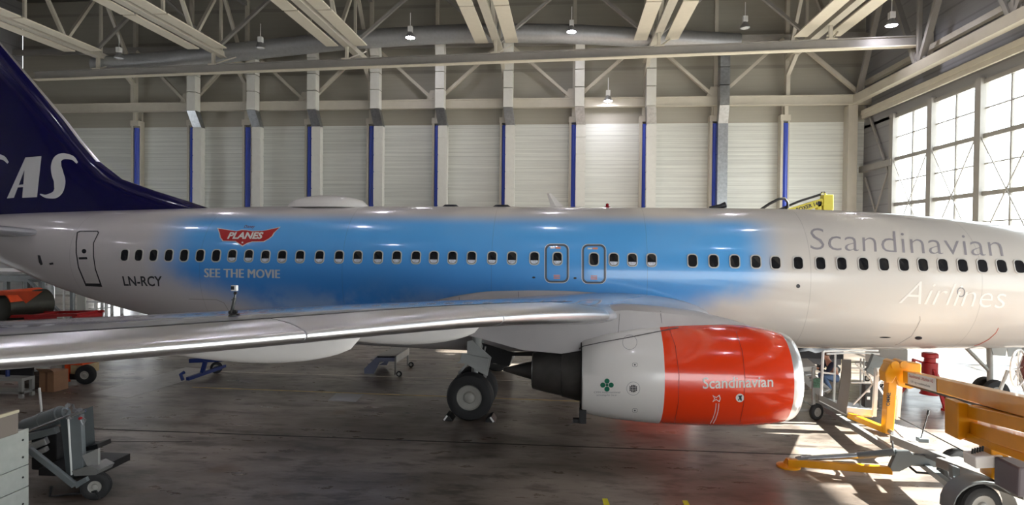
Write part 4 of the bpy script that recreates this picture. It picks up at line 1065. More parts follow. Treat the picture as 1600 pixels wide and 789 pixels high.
m = MB(); m.tube([jc, Vector((jc.x+.04, jc.y, .62))], .03, 8); m.build('jack_post', M_greyp, T)
wheel(jc, (.2, -1, 0), .10, .07, .05, T)

# ================================================================== WORK STAND BY THE ENGINE
p0 = at(1274, 656, Z=0)
T = thing('work_stand', 'bare aluminium wheeled work stand beside the red engine inlet', 'work stand', p0)
Ya, Yb = p0.y, p0.y+1.0
tl = [A3(1236, 560, Yb), A3(1262, 560, Yb), A3(1276, 572, Ya), A3(1240, 575, Ya)]
m = MB(); m.prism(tl, (0, 0, -.1)); m.build('platform', M_alup, T)
for px, yt, yb, Y in ((1241, 575, 648, Ya), (1271, 574, 650, Ya), (1238, 564, 632, Yb)):
    b = A3(px, yb, Y); b.z = .16
    m = MB(); m.bar(A3(px, yt, Y), b, .07, .07); m.build('leg', M_galv2, T)
m = MB(); m.bar(A3(1243, 577, Ya+.9), A3(1285, 618, Ya+.8), .06, .16); m.build('stair_stringer', M_alup, T)
m = MB(); m.bar(A3(1256, 577, Ya+1.5), A3(1296, 612, Ya+1.4), .06, .16); m.build('stair_stringer', M_alup, T)
for k in range(4):
    u = .2+.22*k; a = A3(1243, 577, Ya+.9).lerp(A3(1285, 618, Ya+.8), u); b = A3(1256, 577, Ya+1.5).lerp(A3(1296, 612, Ya+1.4), u)
    m = MB(); m.bar(a, b, .2, .03); m.build('step', M_alup, T)
m = MB(); m.tube([A3(1241, 618, Ya), A3(1270, 635, Ya)], .012, 6); m.build('brace', M_greyp, T)
m = MB(); m.bar(A3(1241, 640, Ya), A3(1271, 641, Ya), .05, .05); m.build('base_rail', M_galv2, T)
c = Vector((p0.x+.02, p0.y, .20)); wheel(c, (.5, -1, 0), .20, .1, .11, T)
c = at(1239, 650, Z=0)+Vector((0, 0, .12)); wheel(c, (.5, -1, 0), .12, .07, .07, T)
m = MB(); m.box(A3(1277, 598, Ya), (.22, .12, .22)); m.build('cable_bundle', mat('cable_green', srgb(70, 110, 90), .6, var=.5, scale=30), T)

# ================================================================== RED JACK, HOSE REEL
jb = Vector((at(1453, 560, Y=-.2).x, -.2, 0))
T = thing('fuselage_jack', 'dark red jack standing under the white belly, ahead of the yellow boom', 'jack', jb)
m = MB(); m.lathe([(.25, .24), (.3, .2), (1.12, .19), (1.14, .14), (1.24, .14), (1.26, .2), (1.36, .2), (1.39, .16)], jb, (0, 0, 1), 24); m.build('ram', M_redp, T, smooth=True, ang=30)
for k in range(3):
    a = 2*PI*k/3+.5; e = Vector((math.cos(a)*.75, math.sin(a)*.75, .03))
    m = MB(); m.bar(jb+Vector((0, 0, .95))+e*.25, jb+e, .07, .07); m.build('leg', M_redp, T)
    m = MB(); m.lathe([(-.03, .1), (.02, .1)], jb+e, (0, 0, 1), 14); m.build('foot', M_redp, T)
m = MB(); m.bar(jb+Vector((-.45, 0, .62)), jb+Vector((-.42, 0, 1.2)), .07, .07); m.bar(jb+Vector((-.45, 0, 1.2)), jb+Vector((-.15, 0, 1.1)), .05, .05); m.bar(jb+Vector((-.45, 0, .64)), jb+Vector((-.1, 0, .5)), .05, .05); m.build('pump_handle', M_redp, T)
hc = at(1591, 575, Y=-2.2)
T = thing('hose_reel', 'white spoked hose reel with a dark red drum by the nose wheels', 'hose reel', Vector((hc.x, hc.y, 0)))
ax = Vector((.75, -1, 0)).normalized()
m = MB(); m.torus(hc, ax, .44, .026, 36, 8); RI = m.build('reel_rim', M_whitep, T, smooth=True)
a_, b_, _ = frame_of(ax)
for k in range(8):
    t = 2*PI*k/8; m = MB(); m.tube([hc, hc+(a_*math.cos(t)+b_*math.sin(t))*.42], .018, 6); m.build('spoke', M_whitep, RI)
m = MB(); m.lathe([(-.02, .3), (.03, .33), (.1, .34), (.6, .34), (.62, .30)], hc+ax*.02+Vector((.16, 0, 0)), Vector((.95, -.25, 0)), 28); m.build('drum', mat('drum_red', srgb(112, 28, 26), .5), T, smooth=True)
m = MB(); m.tube([hc+Vector((-.1, .2, -.1)), Vector((hc.x-.55, hc.y+.15, .05))], .04, 8); m.tube([hc+Vector((.1, .2, -.1)), Vector((hc.x+.6, hc.y+.15, .05))], .04, 8); m.tube([Vector((hc.x-.6, hc.y+.15, .04)), Vector((hc.x+.65, hc.y+.15, .04))], .04, 8); m.build('stand_frame', M_alup, T)

# ================================================================== STEP STOOL, TOW BAR
fl = at(617, 588, Z=0); Yn = fl.y; Yr = Yn+1.5
T = thing('step_platform', 'low grey rolling step platform on the floor beyond the wheel', 'step platform', fl)
k_ = lambda px, py, Y=Yn: at(px, py, Y=Y)
top = k_(617, 556).z
m = MB(); m.prism([k_(590, 556), k_(617, 556), Vector((k_(617, 556).x+.05, Yr, top)), Vector((k_(590, 556).x+.05, Yr, top))], (0, 0, -.06)); m.build('platform', M_galv2, T)
M_slate = mat('slate_blue_sheet', srgb(104, 108, 128), .45, var=.05)
m = MB(); m.prism([k_(590, 557), k_(618, 557), k_(618, 565), k_(592, 565)], (0, .03, 0)); m.build('side_skirt', M_slate, T)
m = MB(); q = [k_(590, 556), k_(593, 566), k_(584, 584), k_(569, 584), k_(569, 576)]
m.prism(q, (0, .04, 0)); m.build('side_stringer', M_slate, T)
m = MB(); m.prism(q, (0, .04, 0)); 
for v in m.b.verts: v.co.y += 1.4
m.build('side_stringer', M_slate, T)
for j in range(3):
    u = .25+.28*j; a = k_(590, 557).lerp(k_(572, 580), u); m = MB(); m.bx(a.x-.14, a.x+.14, Yn+.02, Yn+1.42, a.z-.02, a.z+.02); m.build('step', M_galv2, T)
m = MB(); x = k_(618, 560).x; m.prism([(x, Yn, top), (x+.02, Yr, top), (x+.02, Yr, top-.22), (x, Yn, top-.22)], (.03, 0, 0)); m.build('end_skirt', M_alup, T)
for Y in (Yn, Yr):
    m = MB(); m.bar((x, Y, top-.05), (x, Y, .05), .05, .05); m.build('leg', M_galv2, T)
    wheel((x+.12, Y, .085), (0, 1, 0), .085, .05, .05, T)
fl = at(300, 593, Z=0)
T = thing('tow_bar', 'dark blue aircraft tow bar lying on the floor under the wing', 'tow bar', fl)
a, b = at(293, 592, Z=.15), at(345, 574, Z=.2)
m = MB(); m.bar(a, b, .1, .1); m.bar(a+Vector((0, .25, 0)), b+Vector((0, .25, 0)), .08, .08); m.build('bar', M_bluep, T)
m = MB(); m.tube([a+Vector((-.05, -.15, 0)), a+Vector((-.15, -.1, .15)), a+Vector((-.1, 0, .2))], .05, 8); m.build('tow_head', M_bluep, T)
m = MB(); c = at(316, 582, Z=.25); m.bar(c, c+Vector((.1, 0, .35)), .1, .1); m.bar(c+Vector((-.4, 0, .35)), c+Vector((.6, .1, .4)), .12, .12); m.build('lifting_frame', M_bluep, T)
c = at(338, 583, Z=0); c.z = .18; wheel(c, (.3, -1, 0), .18, .1, .1, T)

# ================================================================== YELLOW LIFT BEHIND THE BODY
hd = at(1290, 318, Y=9.0)
T = thing('articulated_lift', 'pale yellow boom lift raised behind the fuselage near the right wall', 'boom lift', Vector((hd.x, 9, 0)))
a, b = at(1205, 340, Y=9.0), at(1288, 314.5, Y=9.0)
m = MB(); m.bar(a, b, .3, .30); UB = m.build('upper_boom', M_yel2, T, bevel=.01)
m = MB(); m.bx(hd.x-.16, hd.x+.24, 8.8, 9.2, 1.2, hd.z+.36); m.bx(hd.x-.38, hd.x-.2, 8.85, 9.15, 4.0, hd.z+.1); m.build('riser', M_yel2, T, bevel=.02)
m = MB(); m.bx(hd.x-.9, hd.x+.9, 8.3, 9.7, .35, 1.2); m.build('base', M_yel2, T, bevel=.05)
for sx in (-.6, .6):
    for sy in (8.35, 9.65): wheel((hd.x+sx, sy, .35), (0, 1, 0), .35, .22, .2, T)
e = (b-a).normalized(); v = Vector((0, 0, 1)); v = (v-e*v.dot(e)).normalized()
o_ = a+e*((at(1234, 326, Y=8.84)-a).dot(e))-v*.07; o_.y = 8.84
text3('simon', o_-e*.28, e, v, .46, .13, mat('faded_black', srgb(92, 92, 60), .5), 'maker_lettering', UB)
text3('BOXER 140', o_+e*.24, e, v, 1.02, .15, M_decd, 'maker_lettering', UB, .03)
m = MB(); m.tube([at(px, py, Y=8.9) for px, py in ((1188, 328), (1203, 318), (1217, 311), (1226, 310), (1231, 316), (1231, 324), (1226, 330), (1210, 336))], .06, 8); m.tube([at(1205, 333, Y=8.95), at(1250, 314, Y=8.95), at(1282, 304, Y=8.95)], .05, 8); m.build('black_hose', M_plastic, T, smooth=True)
m = MB(); m.tube([at(1282, 305, Y=8.95), at(1284, 301, Y=8.95), at(1288, 300.5, Y=8.95), at(1291, 304, Y=8.95)], .04, 8); m.build('metal_loop', M_chrome, T, smooth=True)

# ================================================================== THINGS UNDER THE BELLY, RIGHT
c = at(1275, 555, Y=3.2)
T = thing('covered_trolley', 'dark covered trolley under the belly behind the work stand', 'trolley', Vector((c.x, 3.2, 0)))
x0, x1 = at(1231, 555, Y=3.2).x, at(1318, 555, Y=3.2).x; zt = at(1275, 541, Y=3.2).z
m = MB(); R = []
for k in range(9):
    u = k/8; x = x0+(x1-x0)*u; zz = zt-.16*math.sin(u*9)**2*.5
    R.append([Vector((x, 3.2, .55)), Vector((x, 3.2, zz-.15)), Vector((x, 3.4, zz)), Vector((x, 4.4, zz)), Vector((x, 4.6, zz-.2)), Vector((x, 4.6, .55))])
m.loft(R); m.build('cover', mat('dark_tarpaulin', srgb(30, 32, 38), .7, var=.3, scale=3), T, smooth=True)
m = MB(); m.bx(x0+.05, x1-.05, 3.25, 4.5, .35, .54); m.build('deck', mat('slate_deck', srgb(74, 76, 82), .6), T)
for x in (x0+.2, x1-.2):
    for y in (3.35, 4.4): wheel((x, y, .17), (0, 1, 0), .17, .09, .1, T)
c = at(1396, 556, Y=1.6)
T = thing('service_cart', 'pale grey service cart under the belly beside the red jack', 'cart', Vector((c.x, 1.6, 0)))
x0, x1 = at(1374, 556, Y=1.6).x, at(1419, 556, Y=1.6).x
m = MB(); m.bx(x0, x1, 1.6, 2.5, .62, at(1396, 545, Y=1.6).z); m.build('body', mat('pale_grey_case', srgb(176, 174, 168), .5), T, bevel=.03)
m = MB(); m.bx(x0-.05, x1+.05, 1.55, 2.55, .5, .61); m.build('shelf', M_galv2, T)
for x in (x0+.06, x1-.06):
    for y in (1.65, 2.45):
        m = MB(); m.bar((x, y, .5), (x, y, .12), .05, .05); m.build('leg', M_galv2, T)
        wheel((x, y, .09), (0, 1, 0), .09, .05, .05, T)

# ---- crouching mechanic behind the basket
def skin_mesh(name, verts, edges, radii, mt, parent, root=0, sub=2):
    me = bpy.data.meshes.new(name); me.from_pydata([Vector(v) for v in verts], edges, [])
    o = bpy.data.objects.new(name, me); COL.objects.link(o)
    md = o.modifiers.new('skin', 'SKIN'); md.use_smooth_shade = True
    sv = me.skin_vertices[0].data
    for i, r in enumerate(radii):
        sv[i].radius = (r, r); sv[i].use_root = (i == root)
    sb = o.modifiers.new('sub', 'SUBSURF'); sb.levels = sub; sb.render_levels = sub
    me.materials.append(mt); attach(o, parent); return o
pc = at(1299, 612, Z=0)
T = thing('person', 'person in navy jacket and blue jeans crouching behind the lift basket', 'person', pc)
def P_(x, y, z): return (pc.x+x, pc.y+y, z)
J = {}; V = []; Rr = []; Ed = []
def jn(n, p, r, par=None):
    J[n] = len(V); V.append(P_(*p)); Rr.append(r)
    if par: Ed.append((J[par], J[n]))
jn('pelvis', (.12, 0, .42), .13); jn('waist', (.05, 0, .58), .125, 'pelvis'); jn('chest', (-.06, 0, .80), .15, 'waist'); jn('neck', (-.13, 0, .95), .058, 'chest')
jn('skull', (-.17, 0, 1.04), .085, 'neck'); jn('crown', (-.165, 0, 1.14), .085, 'skull'); jn('nose', (-.27, 0, 1.06), .018, 'skull')
for s_, q in ((-1, 'r'), (1, 'l')):
    jn('hip'+q, (.08, s_*.11, .40), .10, 'pelvis'); jn('knee'+q, (-.30, s_*.17, .48), .068, 'hip'+q); jn('ankle'+q, (-.08, s_*.15, .09), .045, 'knee'+q); jn('toe'+q, (-.28, s_*.17, .035), .038, 'ankle'+q)
    jn('sho'+q, (-.07, s_*.2, .86), .065, 'chest'); jn('elb'+q, (-.24, s_*.25, .62), .05, 'sho'+q); jn('wri'+q, (-.44, s_*.15, .70), .032, 'elb'+q); jn('palm'+q, (-.50, s_*.14, .715), .034, 'wri'+q)
    jn('thumb'+q, (-.49, s_*.10, .755), .011, 'wri'+q); jn('thumbt'+q, (-.53, s_*.09, .77), .010, 'thumb'+q)
    for f, (dy, L) in enumerate(((-.024, .06), (-.008, .072), (.008, .066), (.024, .05))):
        jn('f%d' % f+q, (-.53, s_*(.14)+dy, .72), .009, 'palm'+q); jn('g%d' % f+q, (-.53-L*.6, s_*.14+dy, .71), .009, 'f%d' % f+q); jn('h%d' % f+q, (-.53-L*.8, s_*.14+dy, .685), .008, 'g%d' % f+q)
M_skin = mat('skin', srgb(206, 150, 124), .5)
BD = skin_mesh('body', V, Ed, Rr, M_skin, T)
def sub_mesh(name, names, grow_, mt):
    idx = [J[n] for n in names]; mp = {o: i for i, o in enumerate(idx)}
    return skin_mesh(name, [V[i] for i in idx], [(mp[a], mp[b]) for a, b in Ed if a in mp and b in mp], [Rr[i]+grow_ for i in idx], mt, T)
sub_mesh('jacket', ['waist', 'chest', 'shor', 'shol', 'elbr', 'elbl', 'wrir', 'wril'], .016, mat('navy_cloth', srgb(26, 28, 48), .8))
sub_mesh('jeans', ['pelvis', 'waist', 'hipr', 'hipl', 'kneer', 'kneel', 'ankler', 'anklel'], .014, mat('blue_denim', srgb(112, 136, 172), .8, var=.1, scale=20))
m = MB(); m.lathe([(0, .098), (.04, .10), (.09, .085), (.125, .04), (.13, .001)], P_(-.155, 0, 1.07), (.12, 0, 1), 18); m.build('hair', mat('brown_hair', srgb(96, 64, 44), .7), T, smooth=True)
m = MB()
for s_ in (-1, 1): m.lathe([(0, .011), (.006, .009), (.008, .001)], P_(-.247, s_*.035, 1.075), (-1, s_*.2, 0), 8)
m.build('eyes', M_plastic, T)
m = MB()
for q in ('r', 'l'): m.tube([V[J['ankle'+q]], Vector(V[J['toe'+q]])+Vector((0, 0, .01))], .055, 10, r2=.045)
m.build('shoes', M_plastic, T, smooth=True)

# ================================================================== LEFT FOREGROUND: CABINET AND GROUND MACHINE
def boxpx(x0, x1, yt, yb, Y, dep, zb=None):
    a = at(x0, (yt+yb)/2, Y=Y); b = at(x1, (yt+yb)/2, Y=Y); z1 = at((x0+x1)/2, yt, Y=Y).z; z0_ = at((x0+x1)/2, yb, Y=Y).z if zb is None else zb
    return a.x, b.x, Y, Y+dep, z0_, z1
Yc = -9.5
x1 = at(45, 700, Y=Yc).x; z1 = at(42, 668, Y=Yc).z
T = thing('equipment_cabinet', 'pale grey panelled equipment cabinet at the left edge of the floor', 'cabinet', Vector((x1-.6, Yc-1.2, 0)))
M_cab = mat('cabinet_grey', srgb(176, 180, 174), .5, var=.06, scale=8)
m = MB(); m.bx(x1-1.2, x1-.03, Yc-2.4, Yc-.02, .1, z1-.02); m.build('carcass', M_cab, T)
zs = [.12, at(48, 766, Y=Yc).z*.5, at(48, 759, Y=Yc).z, at(47, 725, Y=Yc).z, z1]
zs = [.12, zs[2], zs[3], z1]
for a, b in zip(zs, zs[1:]):
    m = MB(); m.bx(x1-.03, x1, Yc-2.4, Yc, a+.006, b-.006); pn = m.build('panel', M_cab, T, bevel=.006)
    for f in ((.5,) if b-a < .5 else (.25, .72)):
        m = MB(); m.lathe([(0, .016), (.008, .014), (.01, .001)], (x1, Yc-.10, a+(b-a)*f), (1, 0, 0), 12); m.build('fastener', M_plastic, pn)
yq = Yc-.25; xq = at(29, 655, Y=yq).x; zq = at(29, 641, Y=yq).z
m = MB(); m.bx(xq-.9, xq, Yc-2.3, yq, z1, zq); m.build('top_cover', mat('cabinet_brown', srgb(132, 122, 114), .5), T, bevel=.01)
m = MB(); m.bx(xq-.03, xq+.012, Yc-2.3, yq, zq-.03, zq+.01); m.build('edge_strip', mat('cream_strip', srgb(206, 198, 170), .5), T)
for x in (x1-1.0, x1-.2):
    for y in (Yc-2.2, Yc-.2): wheel((x, y, .1), (1, 0, 0), .1, .06, .06, T)
Yg = -8.6
g0 = at(118, 770, Y=Yg); g0.z = 0
T = thing('ground_machine', 'grey wheeled ground machine with a round tank and a metal tower', 'machine', g0)
def g3(px, py, dy=0): return at(px, py, Y=Yg+dy)
m = MB(); m.prism([g3(94, 657), g3(108, 647), g3(114, 745), g3(105, 755)], (0, .5, 0)); m.build('tower_side', mat('machine_dark_grey', srgb(66, 72, 74), .5), T)
m = MB(); m.prism([g3(107, 650), g3(126, 648), g3(130, 735), g3(112, 738)], (0, .08, 0)); m.build('tower_front', M_greyp, T, bevel=.008)
m = MB(); m.tube([g3(106.5, 650, -.01), g3(112, 742, -.01)], .016, 6); m.tube([g3(123, 648, .3), g3(130, 702, .3)], .03, 8); m.build('tower_tube', M_whitep, T)
m = MB(); m.tube([g3(40, 668, .5), g3(64, 660, .5), g3(66, 659.5, .5), g3(96, 647, .5)], .15, 18); m.lathe([(0, .165), (.06, .165)], g3(66, 659, .5), g3(96, 647, .5)-g3(66, 659, .5), 20); m.lathe([(0, .12), (.12, .1)], g3(94, 648, .5), g3(96, 647, .5)-g3(66, 659, .5), 16); m.build('round_tank', M_greyp, T, smooth=True, ang=40)
m = MB(); m.tube([g3(44, 674, -.05), g3(108, 649, -.05), g3(134, 641, -.05)], .018, 8); m.tube([g3(104, 654, -.05), g3(133, 642.5, -.05)], .016, 8); m.build('handle_bar', M_chrome, T, smooth=True)
m = MB()
for px, py in ((104, 641), (107, 634), (118, 641), (126, 640), (112, 652)): m.lathe([(0, .03), (.05, .03)], g3(px, py, -.02), (.3, -1, .2), 10)
m.tube([g3(103, 645), g3(106, 631, .1), g3(114, 632, .2), g3(118, 646, .1)], .018, 6); m.tube([g3(125, 650), g3(134, 656), g3(130, 664), g3(126, 656)], .012, 6)
m.build('valve_fittings', M_galv, T, smooth=True)
m = MB(); m.lathe([(0, .022), (.04, .022)], g3(127, 653, -.03), (0, -1, 0), 10); m.build('red_knob', M_redp, T)
for yy0, yy1, mt in ((671, 683, M_greyp), (688, 700, M_alup), (703, 711, M_alup)):
    m = MB(); a = g3(44, (yy0+yy1)/2+6, .3); b = g3(74 if yy0 > 680 else 90, (yy0+yy1)/2-6, .4)
    m.bar(a, b, .12, (yy1-yy0)/92*.9); m.build('side_beam', mt, T, bevel=.01)
m = MB(); m.box(g3(80, 700, .75), (.5, .3, .7)); m.build('engine_block', mat('machine_black', srgb(34, 34, 36), .6, var=.2, scale=8), T, bevel=.03)
m = MB(); m.bar(g3(46, 702, -.1), g3(117, 758, -.1), .06, .1); m.build('tow_arm', M_greyp, T, bevel=.01)
m = MB(); m.prism([g3(115, 755, -.1), g3(133, 746, -.1), g3(136, 752, -.1), g3(119, 763, -.1)], (0, .1, 0)); m.build('arm_bracket', M_greyp, T)
m = MB(); m.prism([g3(128, 712), g3(153, 701), g3(153, 727), g3(136, 728)], (0, .05, 0)); m.build('step_plate', M_alup, T)
m = MB(); m.prism([g3(112, 736, -.05), g3(140, 728, -.05), g3(154, 735, -.05), g3(150, 742, -.05), g3(116, 744, -.05)], (0, .35, 0)); m.build('deck', M_galv2, T)
m = MB(); m.prism([g3(128, 700, .3), g3(152, 694, .3), g3(153, 701, .3), g3(130, 706, .3)], (0, .3, 0)); m.build('tray', M_plastic, T)
wc2 = g3(150, 752, .05); wc2.z = max(wc2.z, .2); wheel((wc2.x, wc2.y, .22), (.4, -1, 0), .22, .14, .1, T)
wheel((g3(60, 752).x, Yg+.9, .22), (.2, -1, 0), .22, .14, .1, T)
m = MB(); m.bx(g3(48, 740).x, g3(135, 740).x, Yg+.15, Yg+1.0, .3, .42); m.build('chassis', M_plastic, T)
m = MB(); m.tube([g3(80, 760), g3(78, 780), g3(110, 772), g3(150, 768), g3(156, 788)], .025, 8)
for v in m.b.verts: v.co.z = max(v.co.z, .03)
m.build('hose', M_plastic, T, smooth=True)
c = at(63, 640, Y=-6.5); 
T = thing('marker_pole', 'thin white marker pole standing behind the grey machine', 'pole', Vector((c.x, -6.5, 0)))
m = MB(); m.tube([at(64.5, 640, Y=-6.5), at(61.5, 606, Y=-6.5)], .022, 8); b = at(64.5, 640, Y=-6.5); m.tube([b, Vector((b.x, b.y, .04))], .018, 8); m.build('pole', M_whitep, T)
m = MB(); m.lathe([(0, .16), (.04, .14), (.05, .02)], (b.x, b.y, 0), (0, 0, 1), 20); m.build('base', M_plastic, T)

# ---- left mid ground: boxes, orange stacker, bench
bx0 = at(80, 613, Z=0)
def carton(px0, px1, yt, label, rot=0.0, dep=.6):
    a = at(px0, 613, Y=bx0.y); b = at(px1, 613, Y=bx0.y); zt = at((px0+px1)/2, yt, Y=bx0.y).z
    T = thing('cardboard_box', label, 'box', Vector(((a.x+b.x)/2, bx0.y, 0)))
    m = MB(); m.bx(a.x, b.x, bx0.y, bx0.y+dep, .0, zt); bo = m.build('carton', M_card, T, bevel=.01)
    m = MB(); xm = (a.x+b.x)/2; m.bx(xm-.03, xm+.03, bx0.y-.004, bx0.y, .02, zt-.02); m.build('tape', mat('brown_tape', srgb(112, 78, 56), .4), T)
    m = MB(); m.prism([(a.x, bx0.y, zt), (b.x, bx0.y, zt), (b.x, bx0.y-.12, zt+.10), (a.x, bx0.y-.12, zt+.10)], (0, .006, .006)); m.build('flap', M_card, T)
carton(61, 84, 581, 'brown cardboard box with open flap under the wing beside the orange stacker', dep=.5)
c = at(57, 605, Z=0)
T = thing('waste_drum', 'dull brown drum behind the cardboard boxes under the wing', 'drum', c)
zt = at(57, 574, Y=c.y).z
m = MB(); m.lathe([(0, .32), (zt*.33, .32), (zt*.34, .335), (zt*.36, .32), (zt*.66, .32), (zt*.67, .335), (zt*.69, .32), (zt-.06, .32)], c, (0, 0, 1), 28); m.build('drum_body', mat('drum_brown', srgb(84, 74, 66), .6, var=.15, scale=5), T, smooth=True, ang=30)
m = MB(); m.lathe([(zt-.06, .335), (zt, .335), (zt, .30), (zt-.02, .29)], c, (0, 0, 1), 28); m.build('drum_lid', M_alup, T, smooth=True, ang=30)
c = at(112, 600, Z=0)
T = thing('pallet_stacker', 'orange pallet stacker with a black wheel parked under the wing', 'stacker', c)
Yk = c.y
m = MB(); z_t = at(106, 552, Y=Yk).z; m.bx(at(101, 580, Y=Yk).x, at(106, 580, Y=Yk).x, Yk, Yk+.1, .05, z_t); m.build('mast', M_orange, T)
m = MB(); m.bx(at(92, 580, Y=Yk).x, at(97, 580, Y=Yk).x, Yk+.1, Yk+.2, .05, z_t); m.build('mast_rail', M_greyp, T)
m = MB(); a, b = at(109, 575, Y=Yk), at(131, 575, Y=Yk); m.bx(a.x, b.x, Yk+.02, Yk+.6, at(120, 585, Y=Yk).z, at(120, 571, Y=Yk).z); m.build('body', mat('stacker_cream', srgb(176, 156, 120), .5, var=.1, scale=8), T, bevel=.02)
m = MB(); m.bx(a.x, b.x-.05, Yk, Yk+.6, at(120, 571, Y=Yk).z, at(120, 567, Y=Yk).z); m.build('cowl', M_orange, T, bevel=.02)
m = MB(); m.bx(a.x-.05, b.x-.1, Yk+.05, Yk+.55, .12, at(120, 585, Y=Yk).z); m.build('battery', M_plastic, T)
wcc = at(132, 588, Y=Yk); wheel((wcc.x, Yk+.05, .28), (.2, -1, 0), .28, .16, .12, T)
wheel((a.x+.1, Yk+.45, .2), (.2, -1, 0), .2, .14, .1, T)
c = at(20, 622, Z=0)
T = thing('work_bench', 'dark bench with pale edged shelves at the left under the wing', 'bench', c)
Yb_ = c.y
M_pale = mat('pale_bench_edge', srgb(150, 150, 146), .5)
zt = at(20, 591, Y=Yb_).z; zl = at(20, 612, Y=Yb_).z
xa, xb = at(-60, 600, Y=Yb_).x, at(34, 600, Y=Yb_).x
m = MB(); m.bx(xa, xb, Yb_, Yb_+.4, zt-.08, zt); m.build('bench_top', M_pale, T)
m = MB(); m.bx(xa, xb, Yb_, Yb_+.4, zl-.06, zl); m.build('shelf', M_pale, T)
for x in (xa+.05, xb-.05):
    for y in (Yb_+.04, Yb_+.36):
        m = MB(); m.bx(x-.05, x+.05, y-.04, y+.04, 0, zt-.08); m.build('leg', M_pale, T)
m = MB(); m.bx(xa, xb, Yb_+.34, Yb_+.38, zt, zt+.7); m.build('back_board', M_plastic, T)
c = at(12, 578, Y=Yb_+.2)
T = thing('spray_can', 'small yellow capped blue can standing on the bench', 'can', Vector((c.x, c.y, zt)))
m = MB(); m.lathe([(0, .05), (.16, .05), (.19, .035)], (c.x, c.y, zt+.001), (0, 0, 1), 16); m.build('can_body', M_bluep, T, smooth=True)
m = MB(); m.lathe([(.19, .045), (.29, .045), (.31, .03)], (c.x, c.y, zt), (0, 0, 1), 16); m.build('cap', mat('cap_yellow', srgb(206, 196, 30), .5), T, smooth=True)

# ---- beyond the tail
Yt = 8.0
def t3(px, py, dy=0): return at(px, py, Y=Yt+dy)
c = t3(30, 485); 
T = thing('covered_engine', 'round dark engine on a red stand under an orange cover', 'engine', Vector((c.x, Yt, 0)))
cc = t3(18, 478); rr = 22*((t3(18, 478)-t3(17, 478)).length)
m = MB(); m.lathe([(-.6, rr*.9), (-.55, rr), (1.5, rr), (1.6, rr*.85), (1.6, .01)], cc, (.15, 1, 0), 36); m.lathe([(-.6, rr*.9), (-.5, rr*.8), (-.3, .25), (-.62, .001)], cc, (.15, 1, 0), 36, cap=False); m.build('engine_case', mat('dark_olive_metal', srgb(52, 52, 44), .45, .3, var=.2, scale=3), T, smooth=True, ang=40)
m = MB(); R = []
for k in range(13):
    a = math.radians(20+150*k/12); R.append([cc+Vector((math.cos(a)*(rr+.04), y, math.sin(a)*(rr+.05))) for y in (-.75, 1.4)]+[cc+Vector((math.cos(a)*(rr+.0), y, math.sin(a)*(rr+.0))) for y in (1.4, -.75)])
m.loft(R); m.prism([t3(-60, 455, -.8), t3(66, 455, -.8), t3(40, 474, -.8), t3(28, 461, -.8), t3(-60, 463, -.8)], (0, .04, 0)); m.build('orange_cover', M_orange, T, smooth=True, ang=40)
m = MB(); a, b = t3(-60, 496, -.5), t3(122, 492, -.5); m.bar(a, b, .12, .12); m.bar(a+Vector((0, 1.5, 0)), b+Vector((0, 1.5, 0)), .12, .12)
for u in (.3, .6, .95): m.bar(a.lerp(b, u), a.lerp(b, u)+Vector((0, 1.5, 0)), .1, .1)
m.build('stand_rail', M_redp, T)
for px in (-20, 40, 115):
    m = MB(); q = t3(px, 494, -.5); m.bx(q.x-.08, q.x+.08, q.y, q.y+1.6, 0, q.z); m.build('leg', M_redp, T)
c = t3(73, 470, 6.0)
T = thing('silver_cylinder', 'tall shiny metal cylinder beside the orange covered engine', 'cylinder', Vector((c.x, c.y, 0)))
zt = t3(73, 446, 6.0).z; m = MB(); m.lathe([(0, .36), (zt-.1, .36), (zt, .30), (zt, .01)], (c.x, c.y, 0), (0, 0, 1), 28); m.build('shell', M_galv, T, smooth=True, ang=40)
m = MB(); m.lathe([(zt, .08), (zt+.15, .08)], (c.x, c.y, 0), (0, 0, 1), 12); m.tube([(c.x, c.y, zt+.1), (c.x-.25, c.y, zt+.3), (c.x-.4, c.y, zt+.2)], .04, 8); m.build('valve', M_galv2, T)
c = t3(15, 430, 3)
T = thing('tail_dock', 'grey steel maintenance platform standing behind the tail', 'platform', Vector((c.x, Yt+3, 0)))
za = t3(20, 431, 3).z; xa, xb = t3(-60, 431, 3).x, t3(64, 431, 3).x
m = MB(); m.bx(xa, xb, Yt+3, Yt+4.6, za-.3, za); m.build('deck', M_greyp, T)


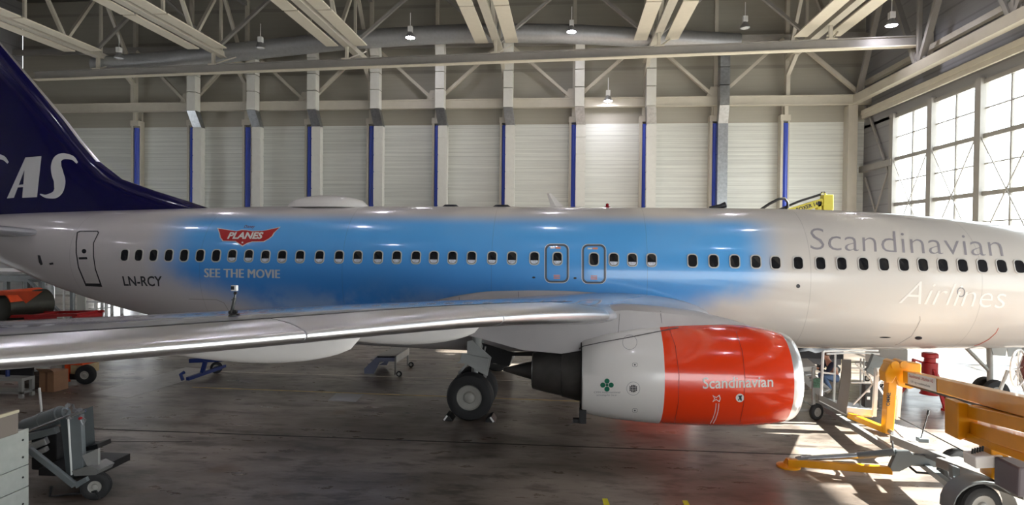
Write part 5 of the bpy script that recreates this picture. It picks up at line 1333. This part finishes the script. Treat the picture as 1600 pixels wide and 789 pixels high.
m = MB(); m.bx(xa, xb-.9, Yt+2.95, Yt+2.99, za+.22, za+.4); m.build('toe_guard', M_whitep, T)
for px in (5, 37, 60):
    m = MB(); q = t3(px, 431, 3).x; m.bx(q-.1, q+.1, Yt+3.1, Yt+3.3, 0, za-.3); m.build('leg', M_greyp, T)
m = MB(); m.bar(t3(44, 437, 2.9), t3(97, 492, 2.9), .14, .12); m.build('diagonal_stay', M_greyp, T)
m = MB(); m.bx(t3(0, 450, 3).x, t3(12, 450, 3).x, Yt+4.4, Yt+4.5, 0, za-.35); m.build('brown_board', M_wood, T)
for i, (px, w, mt, lab) in enumerate(((100, .10, M_whitep, 'thin white upright post beyond the tail, nearest the silver cylinder'), (113, .22, M_greyp, 'grey upright post beyond the tail, beside the pale screen'))):
    q = t3(px, 470, 2.5)
    T = thing('upright_post', lab, 'post', Vector((q.x, q.y, 0)))
    m = MB(); m.tube([(q.x, q.y, 0.02), (q.x, q.y, t3(px, 440, 2.5).z)], w*.5, 10); m.build('post', mt, T); m = MB(); m.bx(q.x-.14, q.x+.14, q.y-.14, q.y+.14, 0, .05); m.build('foot_plate', M_greyp, T)
q0, q1 = t3(120, 470, 4), t3(133, 470, 4)
T = thing('dock_screen', 'pale upright screen panel beyond the tail, left of the bright opening', 'screen', Vector(((q0.x+q1.x)/2, q0.y, 0)))
m = MB(); m.bx(q0.x, q1.x, q0.y, q0.y+.08, .1, t3(125, 425, 4).z); m.build('panel', mat('pale_screen', srgb(196, 198, 190), .6), T); m = MB(); m.bx(q0.x, q1.x, q0.y-.3, q0.y+.4, 0, .1); m.build('foot', M_greyp, T)
q0, q1 = t3(134, 470, 6), t3(166, 470, 6)
T = thing('stair_tower', 'white framed access stair tower in the bright opening', 'stair tower', Vector(((q0.x+q1.x)/2, q0.y, 0)))
for x in (q0.x, (q0.x+q1.x)/2, q1.x):
    for y in (q0.y, q0.y+1.2):
        m = MB(); m.bx(x-.06, x+.06, y-.06, y+.06, 0, 4.2); m.build('post', M_whitep, T)
for z in (.8, 1.6, 2.4, 3.2, 4.0):
    m = MB(); m.bx(q0.x, q1.x, q0.y-.05, q0.y+.05, z-.05, z+.05); m.bx(q0.x, q1.x, q0.y+1.15, q0.y+1.25, z-.05, z+.05); m.build('rail', M_whitep, T)
    m = MB(); m.bx(q0.x+.1, (q0.x+q1.x)/2, q0.y+.1, q0.y+1.1, z-.45, z-.4); m.build('tread', M_alup, T)
